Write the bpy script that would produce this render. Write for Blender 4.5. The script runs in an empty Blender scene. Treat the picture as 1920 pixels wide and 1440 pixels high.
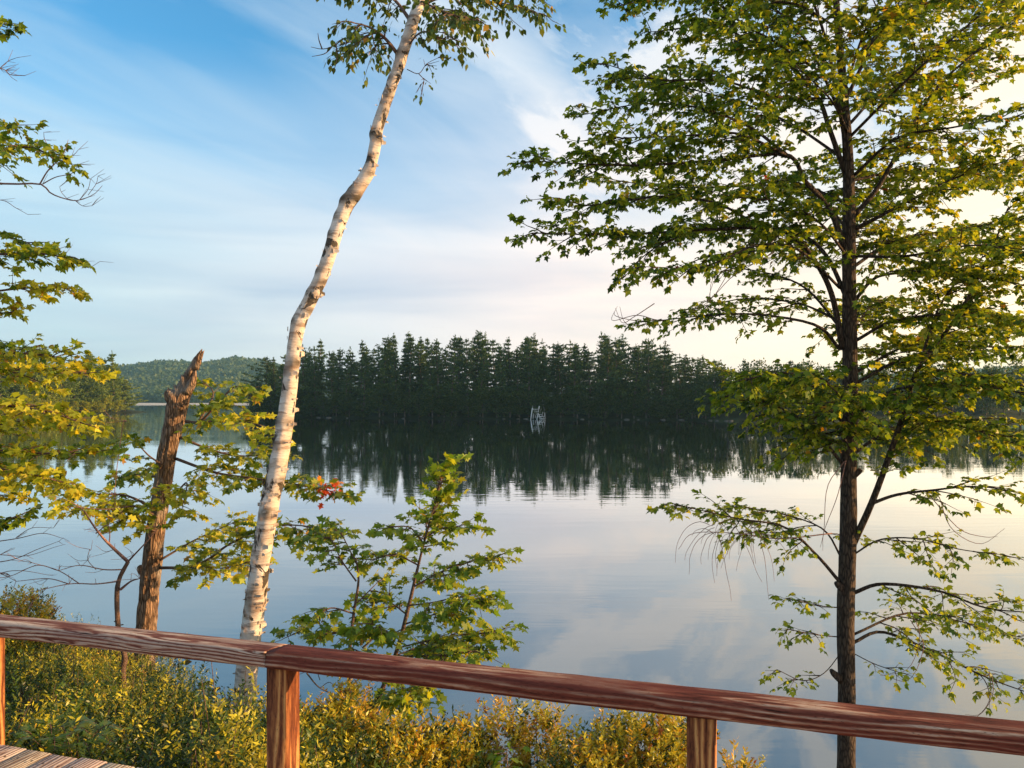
import bpy, math, random
import numpy as np
from mathutils import noise as mnoise, Vector

R = math.radians
C = bpy.context.scene.collection
F = 1442.0            # focal length in photo pixels
CZ = 4.5              # camera height above the lake
rng = np.random.default_rng(7)
random.seed(7)

def P(x, y, d):
    """a point d metres ahead seen at photo pixel x, y"""
    return np.array([(x - 960) / F * d, d, CZ - (y - 750) / F * d])

# ------------------------------------------------------------------ mesh accumulator
class MB:
    def __init__(s): s.v = []; s.l = []; s.c = []; s.col = []; s.n = 0
    def add(s, V, loops, counts, col):
        V = np.asarray(V, float)
        s.v.append(V); s.l.append(np.asarray(loops, np.int64).ravel() + s.n); s.c.append(np.asarray(counts, np.int64).ravel())
        c = np.asarray(col, float)
        if c.ndim == 1: c = np.tile(c, (len(V), 1))
        s.col.append(c); s.n += len(V)
    def build(s, name, mat, parent=None, smooth=False, link=True, origin=None):
        me = bpy.data.meshes.new(name)
        V = np.concatenate(s.v); L = np.concatenate(s.l); K = np.concatenate(s.c); col = np.concatenate(s.col)
        if origin is not None: V = V - np.asarray(origin)
        me.vertices.add(len(V)); me.vertices.foreach_set('co', V.astype(np.float32).ravel())
        me.loops.add(len(L)); me.loops.foreach_set('vertex_index', L.astype(np.int32))
        me.polygons.add(len(K)); st = np.concatenate([[0], np.cumsum(K)[:-1]]).astype(np.int32)
        me.polygons.foreach_set('loop_start', st)
        me.update(calc_edges=True)
        a = me.color_attributes.new('col', 'FLOAT_COLOR', 'POINT')
        a.data.foreach_set('color', np.concatenate([col, np.ones((len(col), 1))], 1).astype(np.float32).ravel())
        if smooth: me.polygons.foreach_set('use_smooth', np.ones(len(K), bool))
        me.validate()
        me.materials.append(mat)
        o = bpy.data.objects.new(name, me)
        if link: C.objects.link(o)
        if parent: o.parent = parent
        if origin is not None and parent is None: o.location = tuple(origin)
        return o

def nz(v):
    v = np.asarray(v, float); return v / (np.linalg.norm(v, axis=-1, keepdims=True) + 1e-9)

def catmull(pts, n):
    p = np.asarray(pts, float)
    if len(p) == 2: return p[0] + (p[1] - p[0]) * np.linspace(0, 1, n)[:, None]
    q = np.vstack([2 * p[0] - p[1], p, 2 * p[-1] - p[-2]])
    out = []
    for t in np.linspace(0, len(p) - 1 - 1e-6, n):
        i = int(t); u = t - i
        a, b, c, d = q[i], q[i + 1], q[i + 2], q[i + 3]
        out.append(.5 * ((2 * b) + (-a + c) * u + (2 * a - 5 * b + 4 * c - d) * u * u + (-a + 3 * b - 3 * c + d) * u ** 3))
    return np.array(out)

def tube(B, pts, rad, sides=6, n=None, col=(1, 1, 1), rough=0, rf=(3, 2), cap=True, seed=0, resample=True):
    k = len(pts)
    if resample:
        n = n or max(2, k * 2)
        c = catmull(pts, n)
        r = np.interp(np.linspace(0, k - 1, n), np.arange(k), np.broadcast_to(rad, k))
    else:
        c = np.asarray(pts, float); n = k; r = np.broadcast_to(rad, k)
    T = nz(np.gradient(c, axis=0))
    ref = np.array([0, 1., 0]) if abs(T[0][1]) < .9 else np.array([1., 0, 0])
    U = nz(np.cross(ref, T)); W = np.cross(T, U)
    a = np.linspace(0, 2 * math.pi, sides, endpoint=False)
    ring = np.cos(a)[None, :, None] * U[:, None, :] + np.sin(a)[None, :, None] * W[:, None, :]
    rr = np.repeat(r[:, None], sides, 1).astype(float)
    if rough:
        s = np.concatenate([[0], np.cumsum(np.linalg.norm(np.diff(c, axis=0), axis=1))])
        for i in range(n):
            for j in range(sides):
                v = mnoise.noise(Vector((math.cos(a[j]) * rf[0], math.sin(a[j]) * rf[0], s[i] * rf[1] + seed)))
                v += .5 * mnoise.noise(Vector((math.cos(a[j]) * rf[0] * 2.3, math.sin(a[j]) * rf[0] * 2.3, s[i] * rf[1] * 3 + seed)))
                rr[i, j] *= 1 + rough * v
    V = (c[:, None, :] + ring * rr[:, :, None]).reshape(-1, 3)
    i, j = np.meshgrid(np.arange(n - 1), np.arange(sides), indexing='ij')
    q = np.stack([i * sides + j, i * sides + (j + 1) % sides, (i + 1) * sides + (j + 1) % sides, (i + 1) * sides + j], -1).reshape(-1)
    cnt = [4] * ((n - 1) * sides)
    if cap:
        q = np.concatenate([q, np.arange(sides)[::-1], (n - 1) * sides + np.arange(sides)]); cnt = cnt + [sides, sides]
    B.add(V, q, cnt, col)
    return c

# ------------------------------------------------------------------ leaves
MAPLE = np.array([(0, 0, 0), (.33, .0, -.1), (.29, .22, 0), (.55, .5, -.2), (.24, .56, .02), (.02, 1, -.28),
                  (-.24, .56, .02), (-.5, .54, -.12), (-.3, .24, 0), (-.36, .03, -.06)])
OAK = np.array([(0, 0, 0), (.12, .15, 0), (.36, .2, -.06), (.16, .38, .02), (.42, .56, -.08), (.16, .66, .01), (0, 1, -.12),
                (-.16, .66, .01), (-.42, .56, -.08), (-.16, .38, .02), (-.36, .2, -.06), (-.12, .15, 0)])
OVATE = np.array([(0, 0, 0), (.3, .22, -.04), (.3, .48, -.05), (0, 1, -.1), (-.3, .48, -.05), (-.3, .22, -.04)])
NARROW = np.array([(0, 0, 0), (.17, .45, -.03), (0, 1, .02), (-.17, .45, -.03)])
BLADE = np.array([(-.5, 0, 0), (.5, 0, .05), (.3, 1, -.05), (-.35, .9, 0)])

def leaves(B, Pn, D, N, S, T, col):
    Pn = np.asarray(Pn, float); n = len(Pn)
    if n == 0: return
    D = nz(D); X = nz(np.cross(D, N)); N = np.cross(X, D)
    S = np.broadcast_to(S, n)[:, None, None]
    V = Pn[:, None, :] + S * (T[None, :, 0:1] * X[:, None, :] + T[None, :, 1:2] * D[:, None, :] + T[None, :, 2:3] * N[:, None, :])
    k = len(T)
    col = np.asarray(col, float)
    if col.ndim == 1: col = np.tile(col, (n, 1))
    B.add(V.reshape(-1, 3), np.arange(n * k), np.full(n, k), np.repeat(col, k, 0))

def pick(n, pal, r=None, v=.25):
    """random leaf colours out of a palette [(weight, rgb)...]"""
    r = r or rng
    w = np.array([p[0] for p in pal], float); w /= w.sum()
    c = np.array([p[1] for p in pal], float)[r.choice(len(pal), n, p=w)]
    return c * (1 + v * r.uniform(-1, 1, (n, 1)))

# ------------------------------------------------------------------ materials
def mat(name):
    m = bpy.data.materials.new(name); m.use_nodes = True
    nt = m.node_tree; nt.nodes.clear()
    out = nt.nodes.new('ShaderNodeOutputMaterial')
    return m, nt, out
def N_(nt, t, **kw):
    n = nt.nodes.new(t)
    for k, v in kw.items():
        if k in n.inputs.keys(): n.inputs[k].default_value = v
        else: setattr(n, k, v)
    return n
def ramp(nt, stops, fac, interp='LINEAR'):
    r = nt.nodes.new('ShaderNodeValToRGB'); r.color_ramp.interpolation = interp
    e = r.color_ramp.elements
    while len(e) < len(stops): e.new(.5)
    for i, (p, c) in enumerate(stops):
        e[i].position = p; e[i].color = (*c, 1) if len(c) == 3 else c
    nt.links.new(fac, r.inputs[0]); return r
def mapped(nt, scale, loc=(0, 0, 0), rot=(0, 0, 0)):
    tc = nt.nodes.new('ShaderNodeTexCoord'); mp = nt.nodes.new('ShaderNodeMapping')
    mp.inputs['Scale'].default_value = scale; mp.inputs['Location'].default_value = loc; mp.inputs['Rotation'].default_value = rot
    nt.links.new(tc.outputs['Object'], mp.inputs[0]); return mp.outputs[0]
def mixc(nt, f, a, b, mode='MIX'):
    m = nt.nodes.new('ShaderNodeMix'); m.data_type = 'RGBA'; m.blend_type = mode
    for s, v in ((0, f), (6, a), (7, b)):
        if hasattr(v, 'links') or isinstance(v, bpy.types.NodeSocket): nt.links.new(v, m.inputs[s])
        else: m.inputs[s].default_value = v if s == 0 else (*v, 1)
    return m.outputs[2]
def math_(nt, op, a, b=None, clamp=False):
    m = nt.nodes.new('ShaderNodeMath'); m.operation = op; m.use_clamp = clamp
    for s, v in ((0, a), (1, b)):
        if v is None: continue
        if isinstance(v, bpy.types.NodeSocket): nt.links.new(v, m.inputs[s])
        else: m.inputs[s].default_value = v
    return m.outputs[0]

def leaf_mat(name, trans=.5, gain=1.0, tint=(1.5, 1.25, .5), rough=.45, vary=False):
    m, nt, out = mat(name)
    at = N_(nt, 'ShaderNodeAttribute', attribute_name='col')
    p = N_(nt, 'ShaderNodeBsdfPrincipled', Roughness=rough); p.inputs['Specular IOR Level'].default_value = .35
    oi = nt.nodes.new('ShaderNodeObjectInfo')
    vr = ramp(nt, [(0, (.7, .75, .8)), (.5, (1, 1, 1)), (1, (1.35, 1.25, .9))], oi.outputs['Random']).outputs[0] if vary else None
    acol = mixc(nt, 1.0, at.outputs[0], vr, 'MULTIPLY') if vary else at.outputs[0]
    nt.links.new(acol, p.inputs['Base Color'])
    tr = N_(nt, 'ShaderNodeBsdfTranslucent')
    nt.links.new(mixc(nt, 1.0, acol, tuple(min(3, t * gain) for t in tint), 'MULTIPLY'), tr.inputs[0])
    mx = N_(nt, 'ShaderNodeMixShader', Fac=trans)
    nt.links.new(p.outputs[0], mx.inputs[1]); nt.links.new(tr.outputs[0], mx.inputs[2]); nt.links.new(mx.outputs[0], out.inputs[0])
    return m

def bark_mat(name, c1, c2, scale=(9, 9, 2.2), bump=.02, rough=.9, extra=None):
    m, nt, out = mat(name)
    n1 = N_(nt, 'ShaderNodeTexNoise', Scale=1.0, Detail=6.0, Roughness=.65, Distortion=.6); nt.links.new(mapped(nt, scale), n1.inputs[0])
    vo = N_(nt, 'ShaderNodeTexVoronoi', Scale=1.0, feature='DISTANCE_TO_EDGE')
    mp = mapped(nt, tuple(s * 2.2 for s in scale))
    mm = nt.nodes.new('ShaderNodeVectorMath'); mm.operation = 'ADD'
    nt.links.new(mp, mm.inputs[0]); nt.links.new(n1.outputs['Color'], mm.inputs[1]); nt.links.new(mm.outputs[0], vo.inputs[0])
    h = math_(nt, 'ADD', math_(nt, 'MULTIPLY', n1.outputs[0], .7), math_(nt, 'MINIMUM', math_(nt, 'MULTIPLY', vo.outputs[0], 1.6), .4))
    r = ramp(nt, [(.25, c1), (.75, c2)], h)
    col = r.outputs[0]
    if extra:
        n2 = N_(nt, 'ShaderNodeTexNoise', Scale=2.3, Detail=4.0); nt.links.new(mapped(nt, (1, 1, 1)), n2.inputs[0])
        f = ramp(nt, [(.5, (0, 0, 0)), (.66, (1, 1, 1))], n2.outputs[0])
        col = mixc(nt, f.outputs[0], col, extra)
    p = N_(nt, 'ShaderNodeBsdfPrincipled', Roughness=rough); p.inputs['Specular IOR Level'].default_value = .15
    nt.links.new(col, p.inputs['Base Color'])
    b = N_(nt, 'ShaderNodeBump', Distance=bump, Strength=1.0); nt.links.new(h, b.inputs['Height']); nt.links.new(b.outputs[0], p.inputs['Normal'])
    nt.links.new(p.outputs[0], out.inputs[0])
    return m

def birch_mat():
    m, nt, out = mat('birch_bark')
    n1 = N_(nt, 'ShaderNodeTexNoise', Scale=1.0, Detail=5.0, Roughness=.6); nt.links.new(mapped(nt, (5, 5, 26)), n1.inputs[0])      # lenticels
    n2 = N_(nt, 'ShaderNodeTexNoise', Scale=1.0, Detail=4.0, Roughness=.6, Distortion=.7); nt.links.new(mapped(nt, (6, 6, 4.5)), n2.inputs[0])  # scars
    n3 = N_(nt, 'ShaderNodeTexNoise', Scale=1.0, Detail=3.0); nt.links.new(mapped(nt, (3, 3, 7)), n3.inputs[0])
    base = ramp(nt, [(.3, (.26, .18, .13)), (.47, (.56, .46, .38)), (.68, (.7, .62, .55))], n3.outputs[0])
    f1 = ramp(nt, [(.56, (0, 0, 0)), (.62, (1, 1, 1))], n1.outputs[0])
    f2 = ramp(nt, [(.57, (0, 0, 0)), (.61, (1, 1, 1))], n2.outputs[0])
    c = mixc(nt, math_(nt, 'MULTIPLY', f1.outputs[0], .65), base.outputs[0], (.2, .12, .08))
    c = mixc(nt, f2.outputs[0], c, (.07, .055, .04))
    at = N_(nt, 'ShaderNodeAttribute', attribute_name='col')     # dark scars around old branch knots
    sep = N_(nt, 'ShaderNodeSeparateColor'); nt.links.new(at.outputs[0], sep.inputs[0])
    kf = math_(nt, 'SUBTRACT', 1.0, sep.outputs[0])
    n4 = N_(nt, 'ShaderNodeTexNoise', Scale=14.0, Detail=4.0); nt.links.new(mapped(nt, (1, 1, 2)), n4.inputs[0])
    kf = math_(nt, 'MULTIPLY', kf, ramp(nt, [(.3, (0, 0, 0)), (.42, (1, 1, 1))], n4.outputs[0]).outputs[0])
    c = mixc(nt, kf, c, (.075, .055, .035))
    p = N_(nt, 'ShaderNodeBsdfPrincipled', Roughness=.7); p.inputs['Specular IOR Level'].default_value = .25
    nt.links.new(c, p.inputs['Base Color'])
    h = math_(nt, 'SUBTRACT', n3.outputs[0], math_(nt, 'MULTIPLY', f2.outputs[0], .6))
    h = math_(nt, 'ADD', h, math_(nt, 'MULTIPLY', n1.outputs[0], .6))
    b = N_(nt, 'ShaderNodeBump', Distance=.025, Strength=1.0); nt.links.new(h, b.inputs['Height']); nt.links.new(b.outputs[0], p.inputs['Normal'])
    nt.links.new(p.outputs[0], out.inputs[0]); return m

def wood_mat(name, stops, mscale, rings='X', wscale=60, dist=4.0, loc=(0, 0, 0), rot=(0, 0, 0), stain=None, bump=.004, patch=.6, per=False, kscale=22.0):
    """sawn timber: growth rings cut by the surface, stain worn off in long streaks"""
    m, nt, out = mat(name)
    mp = mapped(nt, mscale, loc, rot)
    at = N_(nt, 'ShaderNodeAttribute', attribute_name='col')
    if per:      # every board cut from another place in the log
        sc_ = nt.nodes.new('ShaderNodeVectorMath'); sc_.operation = 'SCALE'; sc_.inputs['Scale'].default_value = 1.7; nt.links.new(at.outputs[1], sc_.inputs[0])
        a0 = nt.nodes.new('ShaderNodeVectorMath'); a0.operation = 'ADD'; nt.links.new(mp, a0.inputs[0]); nt.links.new(sc_.outputs[0], a0.inputs[1]); mp = a0.outputs[0]
    n0 = N_(nt, 'ShaderNodeTexNoise', Scale=9.0, Detail=3.0, Roughness=.5); nt.links.new(mp, n0.inputs[0])
    off = nt.nodes.new('ShaderNodeVectorMath'); off.operation = 'SCALE'; off.inputs['Scale'].default_value = .035 * dist
    nt.links.new(n0.outputs['Color'], off.inputs[0])
    ad = nt.nodes.new('ShaderNodeVectorMath'); ad.operation = 'ADD'; nt.links.new(mp, ad.inputs[0]); nt.links.new(off.outputs[0], ad.inputs[1])
    w = N_(nt, 'ShaderNodeTexWave', Scale=float(wscale), Distortion=.8, Detail=2.0); w.wave_type = 'RINGS'; w.rings_direction = rings
    w.wave_profile = 'SIN'
    nt.links.new(ad.outputs[0], w.inputs[0])
    kn = N_(nt, 'ShaderNodeTexVoronoi', Scale=1.0); kv = nt.nodes.new('ShaderNodeVectorMath'); kv.operation = 'SCALE'; kv.inputs['Scale'].default_value = kscale
    nt.links.new(mp, kv.inputs[0]); nt.links.new(kv.outputs[0], kn.inputs[0])
    kd = kn.outputs['Distance']
    pull = ramp(nt, [(0, (1, 1, 1)), (.16, (.35, .35, .35)), (.34, (0, 0, 0))], kd).outputs[0]
    pv_ = nt.nodes.new('ShaderNodeVectorMath'); pv_.operation = 'SCALE'; pv_.inputs['Scale'].default_value = .03; nt.links.new(pull, pv_.inputs[0])
    pa = nt.nodes.new('ShaderNodeVectorMath'); pa.operation = 'ADD'; nt.links.new(ad.outputs[0], pa.inputs[0]); nt.links.new(pv_.outputs[0], pa.inputs[1]); nt.links.new(pa.outputs[0], w.inputs[0])
    fine = N_(nt, 'ShaderNodeTexNoise', Scale=260.0, Detail=3.0); nt.links.new(mp, fine.inputs[0])
    med = N_(nt, 'ShaderNodeTexNoise', Scale=85.0, Detail=5.0, Roughness=.7); nt.links.new(mp, med.inputs[0])
    g = math_(nt, 'ADD', math_(nt, 'MULTIPLY', w.outputs[1], .34), math_(nt, 'MULTIPLY', fine.outputs[0], .3))
    g = math_(nt, 'ADD', g, math_(nt, 'MULTIPLY', med.outputs[0], .36))
    r = ramp(nt, stops, g); col = r.outputs[0]
    if stain:
        n2 = N_(nt, 'ShaderNodeTexNoise', Scale=16.0, Detail=5.0, Roughness=.6); nt.links.new(mapped(nt, tuple(s for s in mscale), (3, 1, 2)), n2.inputs[0])
        f = ramp(nt, [(.42, (0, 0, 0)), (.6, (1, 1, 1))], math_(nt, 'ADD', math_(nt, 'MULTIPLY', n2.outputs[0], .8), math_(nt, 'MULTIPLY', g, .2)))
        col = mixc(nt, math_(nt, 'MULTIPLY', f.outputs[0], patch), col, stain)
    col = mixc(nt, ramp(nt, [(.03, (1, 1, 1)), (.1, (0, 0, 0))], kd).outputs[0], col, (.03, .012, .008))
    # hairline cracks along the grain
    cn = N_(nt, 'ShaderNodeTexNoise', Scale=1.0, Detail=2.0); csc = nt.nodes.new('ShaderNodeVectorMath'); csc.operation = 'SCALE'; csc.inputs['Scale'].default_value = 75.0
    nt.links.new(mp, csc.inputs[0]); nt.links.new(csc.outputs[0], cn.inputs[0])
    ck = ramp(nt, [(.485, (0, 0, 0)), (.5, (1, 1, 1)), (.515, (0, 0, 0))], cn.outputs[0]).outputs[0]
    col = mixc(nt, math_(nt, 'MULTIPLY', ck, .6), col, (.03, .012, .01))
    if per: col = mixc(nt, .4, col, at.outputs[0], 'MULTIPLY')
    p = N_(nt, 'ShaderNodeBsdfPrincipled', Roughness=.75); p.inputs['Specular IOR Level'].default_value = .14
    nt.links.new(col, p.inputs['Base Color'])
    b = N_(nt, 'ShaderNodeBump', Distance=bump, Strength=1.0); nt.links.new(g, b.inputs['Height']); nt.links.new(b.outputs[0], p.inputs['Normal'])
    nt.links.new(p.outputs[0], out.inputs[0]); return m

def noise_mat(name, stops, scale=1.0, rough=.95, bump=.05, detail=6.0):
    m, nt, out = mat(name)
    n = N_(nt, 'ShaderNodeTexNoise', Scale=scale, Detail=detail, Roughness=.6); nt.links.new(mapped(nt, (1, 1, 1)), n.inputs[0])
    r = ramp(nt, stops, n.outputs[0]); p = N_(nt, 'ShaderNodeBsdfPrincipled', Roughness=rough); p.inputs['Specular IOR Level'].default_value = .1
    nt.links.new(r.outputs[0], p.inputs['Base Color'])
    b = N_(nt, 'ShaderNodeBump', Distance=bump, Strength=.7); nt.links.new(n.outputs[0], b.inputs['Height']); nt.links.new(b.outputs[0], p.inputs['Normal'])
    nt.links.new(p.outputs[0], out.inputs[0]); return m

M = {}
M['leaf'] = leaf_mat('broad_leaves', .48, 1.0, (1.6, 1.35, .5))
M['shrub_leaf'] = leaf_mat('shrub_leaves', .28, 1.0, (1.5, 1.15, .5), .4)
M['needle'] = leaf_mat('pine_needles', .22, 1.0, (1.3, 1.2, .6), .6, True)
M['maple_bark'] = bark_mat('maple_bark', (.01, .007, .006), (.10, .07, .05), (16, 16, 4), .02)
M['broken_bark'] = bark_mat('broken_trunk_bark', (.03, .014, .009), (.36, .23, .15), (13, 13, 2.2), .06, extra=(.3, .25, .21))
M['twig'] = bark_mat('twig_bark', (.05, .03, .022), (.17, .11, .085), (20, 20, 20), .003)
M['deadtwig'] = bark_mat('dead_twig_bark', (.12, .06, .05), (.34, .2, .17), (20, 20, 20), .003)
M['pine_bark'] = bark_mat('pine_bark', (.05, .038, .03), (.15, .12, .1), (1.5, 1.5, .6), .05)
M['birch'] = birch_mat()
M['bark_curl'] = noise_mat('peeling_bark', [(.3, (.12, .07, .045)), (.5, (.42, .28, .2)), (.7, (.62, .52, .44))], 30.0, .8, .002)
M['soil'] = noise_mat('forest_soil', [(.35, (.02, .015, .008)), (.65, (.07, .05, .025))], 3.0)
M['far_soil'] = noise_mat('wooded_land', [(.35, (.012, .016, .008)), (.65, (.035, .045, .018))], .08, bump=.6)
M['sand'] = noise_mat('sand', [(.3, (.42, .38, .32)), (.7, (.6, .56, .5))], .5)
M['rock'] = noise_mat('rock', [(.3, (.04, .038, .035)), (.7, (.13, .12, .11))], 2.0, bump=.08)
M['white_paint'] = noise_mat('white_paint', [(.3, (.72, .74, .74)), (.7, (.82, .83, .82))], 3.0, .5, .002)
M['grey_wood'] = noise_mat('grey_dead_wood', [(.3, (.22, .2, .19)), (.7, (.42, .4, .38))], 2.0)
RED = [(.26, (.03, .009, .005)), (.38, (.13, .034, .02)), (.54, (.22, .07, .04)), (.63, (.42, .24, .15)), (.74, (.6, .45, .34))]
M['rail_wood'] = wood_mat('weathered_red_stained_timber', RED, (.10, 1, 1), 'X', 14, 2.6, (0, .021, .033), stain=(.12, .026, .018), patch=.8)
M['rail_wood2'] = wood_mat('worn_grey_red_timber', [(.26, (.05, .014, .01)), (.38, (.19, .065, .042)), (.5, (.38, .24, .17)), (.68, (.6, .48, .38))],
                           (.10, 1, 1), 'X', 17, 3.0, (2.3, .015, .05), stain=(.16, .06, .05), patch=.6)
M['post_wood'] = wood_mat('orange_brown_post_timber', [(.24, (.05, .013, .006)), (.38, (.17, .05, .018)), (.56, (.38, .145, .045)), (.72, (.56, .27, .09))],
                          (1, 1, .12), 'Z', 11, 3.6, (.05, .03, 0), bump=.003)
M['deck_wood'] = wood_mat('worn_deck_boards', [(.26, (.07, .035, .03)), (.4, (.34, .25, .2)), (.54, (.56, .49, .42)), (.72, (.74, .69, .62))],
                          (1, .12, 1), 'Y', 18, 2.2, (.4, 0, .05), stain=(.15, .07, .055), patch=.25, per=True)
M['iron'] = noise_mat('rusty_screws', [(.3, (.02, .015, .012)), (.7, (.08, .05, .04))], 40, .5, .001)

# ------------------------------------------------------------------ things
def tag(o, label=None, cat=None, group=None, kind=None):
    if label: o['label'] = label
    if cat: o['category'] = cat
    if group: o['group'] = group
    if kind: o['kind'] = kind
    return o
def empty(name, loc=(0, 0, 0), rz=0):
    o = bpy.data.objects.new(name, None); C.objects.link(o); o.location = tuple(loc); o.rotation_euler = (0, 0, rz); o.empty_display_size = .2
    return o

# ------------------------------------------------------------------ near bank
def shore_y(x):
    return np.interp(x, [-9, -6, -4.2, -3, -2, -.8, .6, 2, 4, 8], [16.5, 13.7, 11.4, 9.4, 8.4, 8.2, 8.3, 8.8, 9.4, 10])
def bank_z(x, y):
    ys = shore_y(x)
    t = (y - 2.2) / (ys - 2.2)
    tc_ = np.clip(t, 0, 1); e = np.interp(x, [-6, -3.5, -2, .2], [1.25, 1.5, 2.0, 1.0])
    z = 2.55 * (1 - tc_ ** e) - np.interp(x, [-2, .2], [0, .25]) * tc_ * (1 - tc_)
    z = np.where(t < 0, 2.55, z)
    z = z * np.interp(x, [1.3, 2.1, 3.0], [1, .42, .12]) - np.interp(x, [1.9, 2.8], [0, 1.1]) - np.interp(y, [8.4, 9.5], [0, .25]) * (x < -3)
    return np.where(t > 1, -(y - ys) * .35, z)
def grid_mesh(name, xs, ys, fz, m, smooth=True, **kw):
    X, Y = np.meshgrid(xs, ys); Z = fz(X, Y)
    V = np.stack([X, Y, Z], -1).reshape(-1, 3); nx, ny = len(xs), len(ys)
    i, j = np.meshgrid(np.arange(ny - 1), np.arange(nx - 1), indexing='ij')
    q = np.stack([i * nx + j, i * nx + j + 1, (i + 1) * nx + j + 1, (i + 1) * nx + j], -1).reshape(-1)
    B = MB(); B.add(V, q, [4] * ((nx - 1) * (ny - 1)), (1, 1, 1))
    return B.build(name, m, smooth=smooth)
def fbm2(X, Y, s, seed=0, o=3):
    out = np.zeros(X.shape); it = np.nditer([X, Y], flags=['multi_index'])
    for a, b in it:
        v = 0; f = s; am = 1
        for k in range(o):
            v += am * mnoise.noise(Vector((float(a) * f + seed, float(b) * f, k * 7.1))); f *= 2; am *= .5
        out[it.multi_index] = v
    return out
tag(grid_mesh('bank', np.linspace(-16, 16, 130), np.linspace(-8, 21, 120),
              lambda X, Y: bank_z(X, Y) + .09 * fbm2(X, Y, 1.1), M['soil']), kind='structure')

# ------------------------------------------------------------------ water
def water_mat():
    m, nt, out = mat('lake_water')
    n1 = N_(nt, 'ShaderNodeTexNoise', Scale=1.0, Detail=3.0, Roughness=.5, Distortion=.3); nt.links.new(mapped(nt, (.3, 1.5, 1), rot=(0, 0, R(4))), n1.inputs[0])
    n2 = N_(nt, 'ShaderNodeTexNoise', Scale=1.0, Detail=2.0); nt.links.new(mapped(nt, (.05, .16, 1), rot=(0, 0, R(-6))), n2.inputs[0])
    calm = ramp(nt, [(.38, (.15, .15, .15)), (.66, (1.5, 1.5, 1.5))], n2.outputs[0])
    h = math_(nt, 'MULTIPLY', n1.outputs[0], calm.outputs[0])
    b = N_(nt, 'ShaderNodeBump', Distance=.0042, Strength=1.0); nt.links.new(h, b.inputs['Height'])
    fr = N_(nt, 'ShaderNodeFresnel', IOR=1.333); nt.links.new(b.outputs[0], fr.inputs['Normal'])
    d = N_(nt, 'ShaderNodeBsdfDiffuse'); d.inputs[0].default_value = (.006, .028, .036, 1)
    g = N_(nt, 'ShaderNodeBsdfGlossy', Roughness=.015); g.inputs[0].default_value = (.96, .98, 1, 1); nt.links.new(b.outputs[0], g.inputs['Normal'])
    mx = N_(nt, 'ShaderNodeMixShader'); nt.links.new(math_(nt, 'ADD', math_(nt, 'MULTIPLY', fr.outputs[0], 1.35), .17, clamp=True), mx.inputs[0]); nt.links.new(d.outputs[0], mx.inputs[1]); nt.links.new(g.outputs[0], mx.inputs[2])
    nt.links.new(mx.outputs[0], out.inputs[0]); return m
M['water'] = water_mat()
wb = MB(); wb.add([(-2600, -300, 0), (2600, -300, 0), (2600, 1720, 0), (-2600, 1720, 0)], [0, 1, 2, 3], [4], (1, 1, 1))
tag(wb.build('lake_water', M['water']), kind='structure')
gb = MB(); gb.add([(-2650, -350, -2.6), (2650, -350, -2.6), (2650, 1740, -2.6), (-2650, 1740, -2.6)], [0, 1, 2, 3], [4], (1, 1, 1))
tag(gb.build('ground', M['soil']), kind='structure')

# ------------------------------------------------------------------ deck and railing
U2 = nz(np.array([3.883, -1.166])); ANG = math.atan2(U2[1], U2[0])
RAIL0 = np.array([-2.33, 3.50])          # rail line passes here (seen at the left edge)
RZ = CZ - .99                            # rail top
DZ = CZ - 1.535                          # deck top
def on_rail(px):
    """distance along the rail where it crosses photo column px"""
    k = (px - 960) / F
    # RAIL0.x + t ux = k (RAIL0.y + t uy)
    return (k * RAIL0[1] - RAIL0[0]) / (U2[0] - k * U2[1])
def bevel_box(B, c, s, bev=.006, col=(1, 1, 1), jit=0, taper=0):
    """box with chamfered long edges; long axis = largest side"""
    s = np.array(s, float) / 2; ax = int(np.argmax(s)); o = [i for i in range(3) if i != ax]
    a, b = s[o[0]], s[o[1]]
    prof = [(a - bev, -b), (a, -b + bev), (a, b - bev), (a - bev, b), (-a + bev, b), (-a, b - bev), (-a, -b + bev), (-a + bev, -b)]
    V = []
    for e in (-1, 1):
        for p, q in prof:
            v = np.zeros(3); v[ax] = e * s[ax] + (jit * e if e > 0 else 0); v[o[0]] = p; v[o[1]] = q; V.append(v + np.array(c))
    n = 8; loops = []
    for i in range(n): loops += [i, (i + 1) % n, n + (i + 1) % n, n + i]
    loops += list(range(n))[::-1] + list(range(n, 2 * n))
    B.add(V, loops, [4] * n + [n, n], col)

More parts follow.
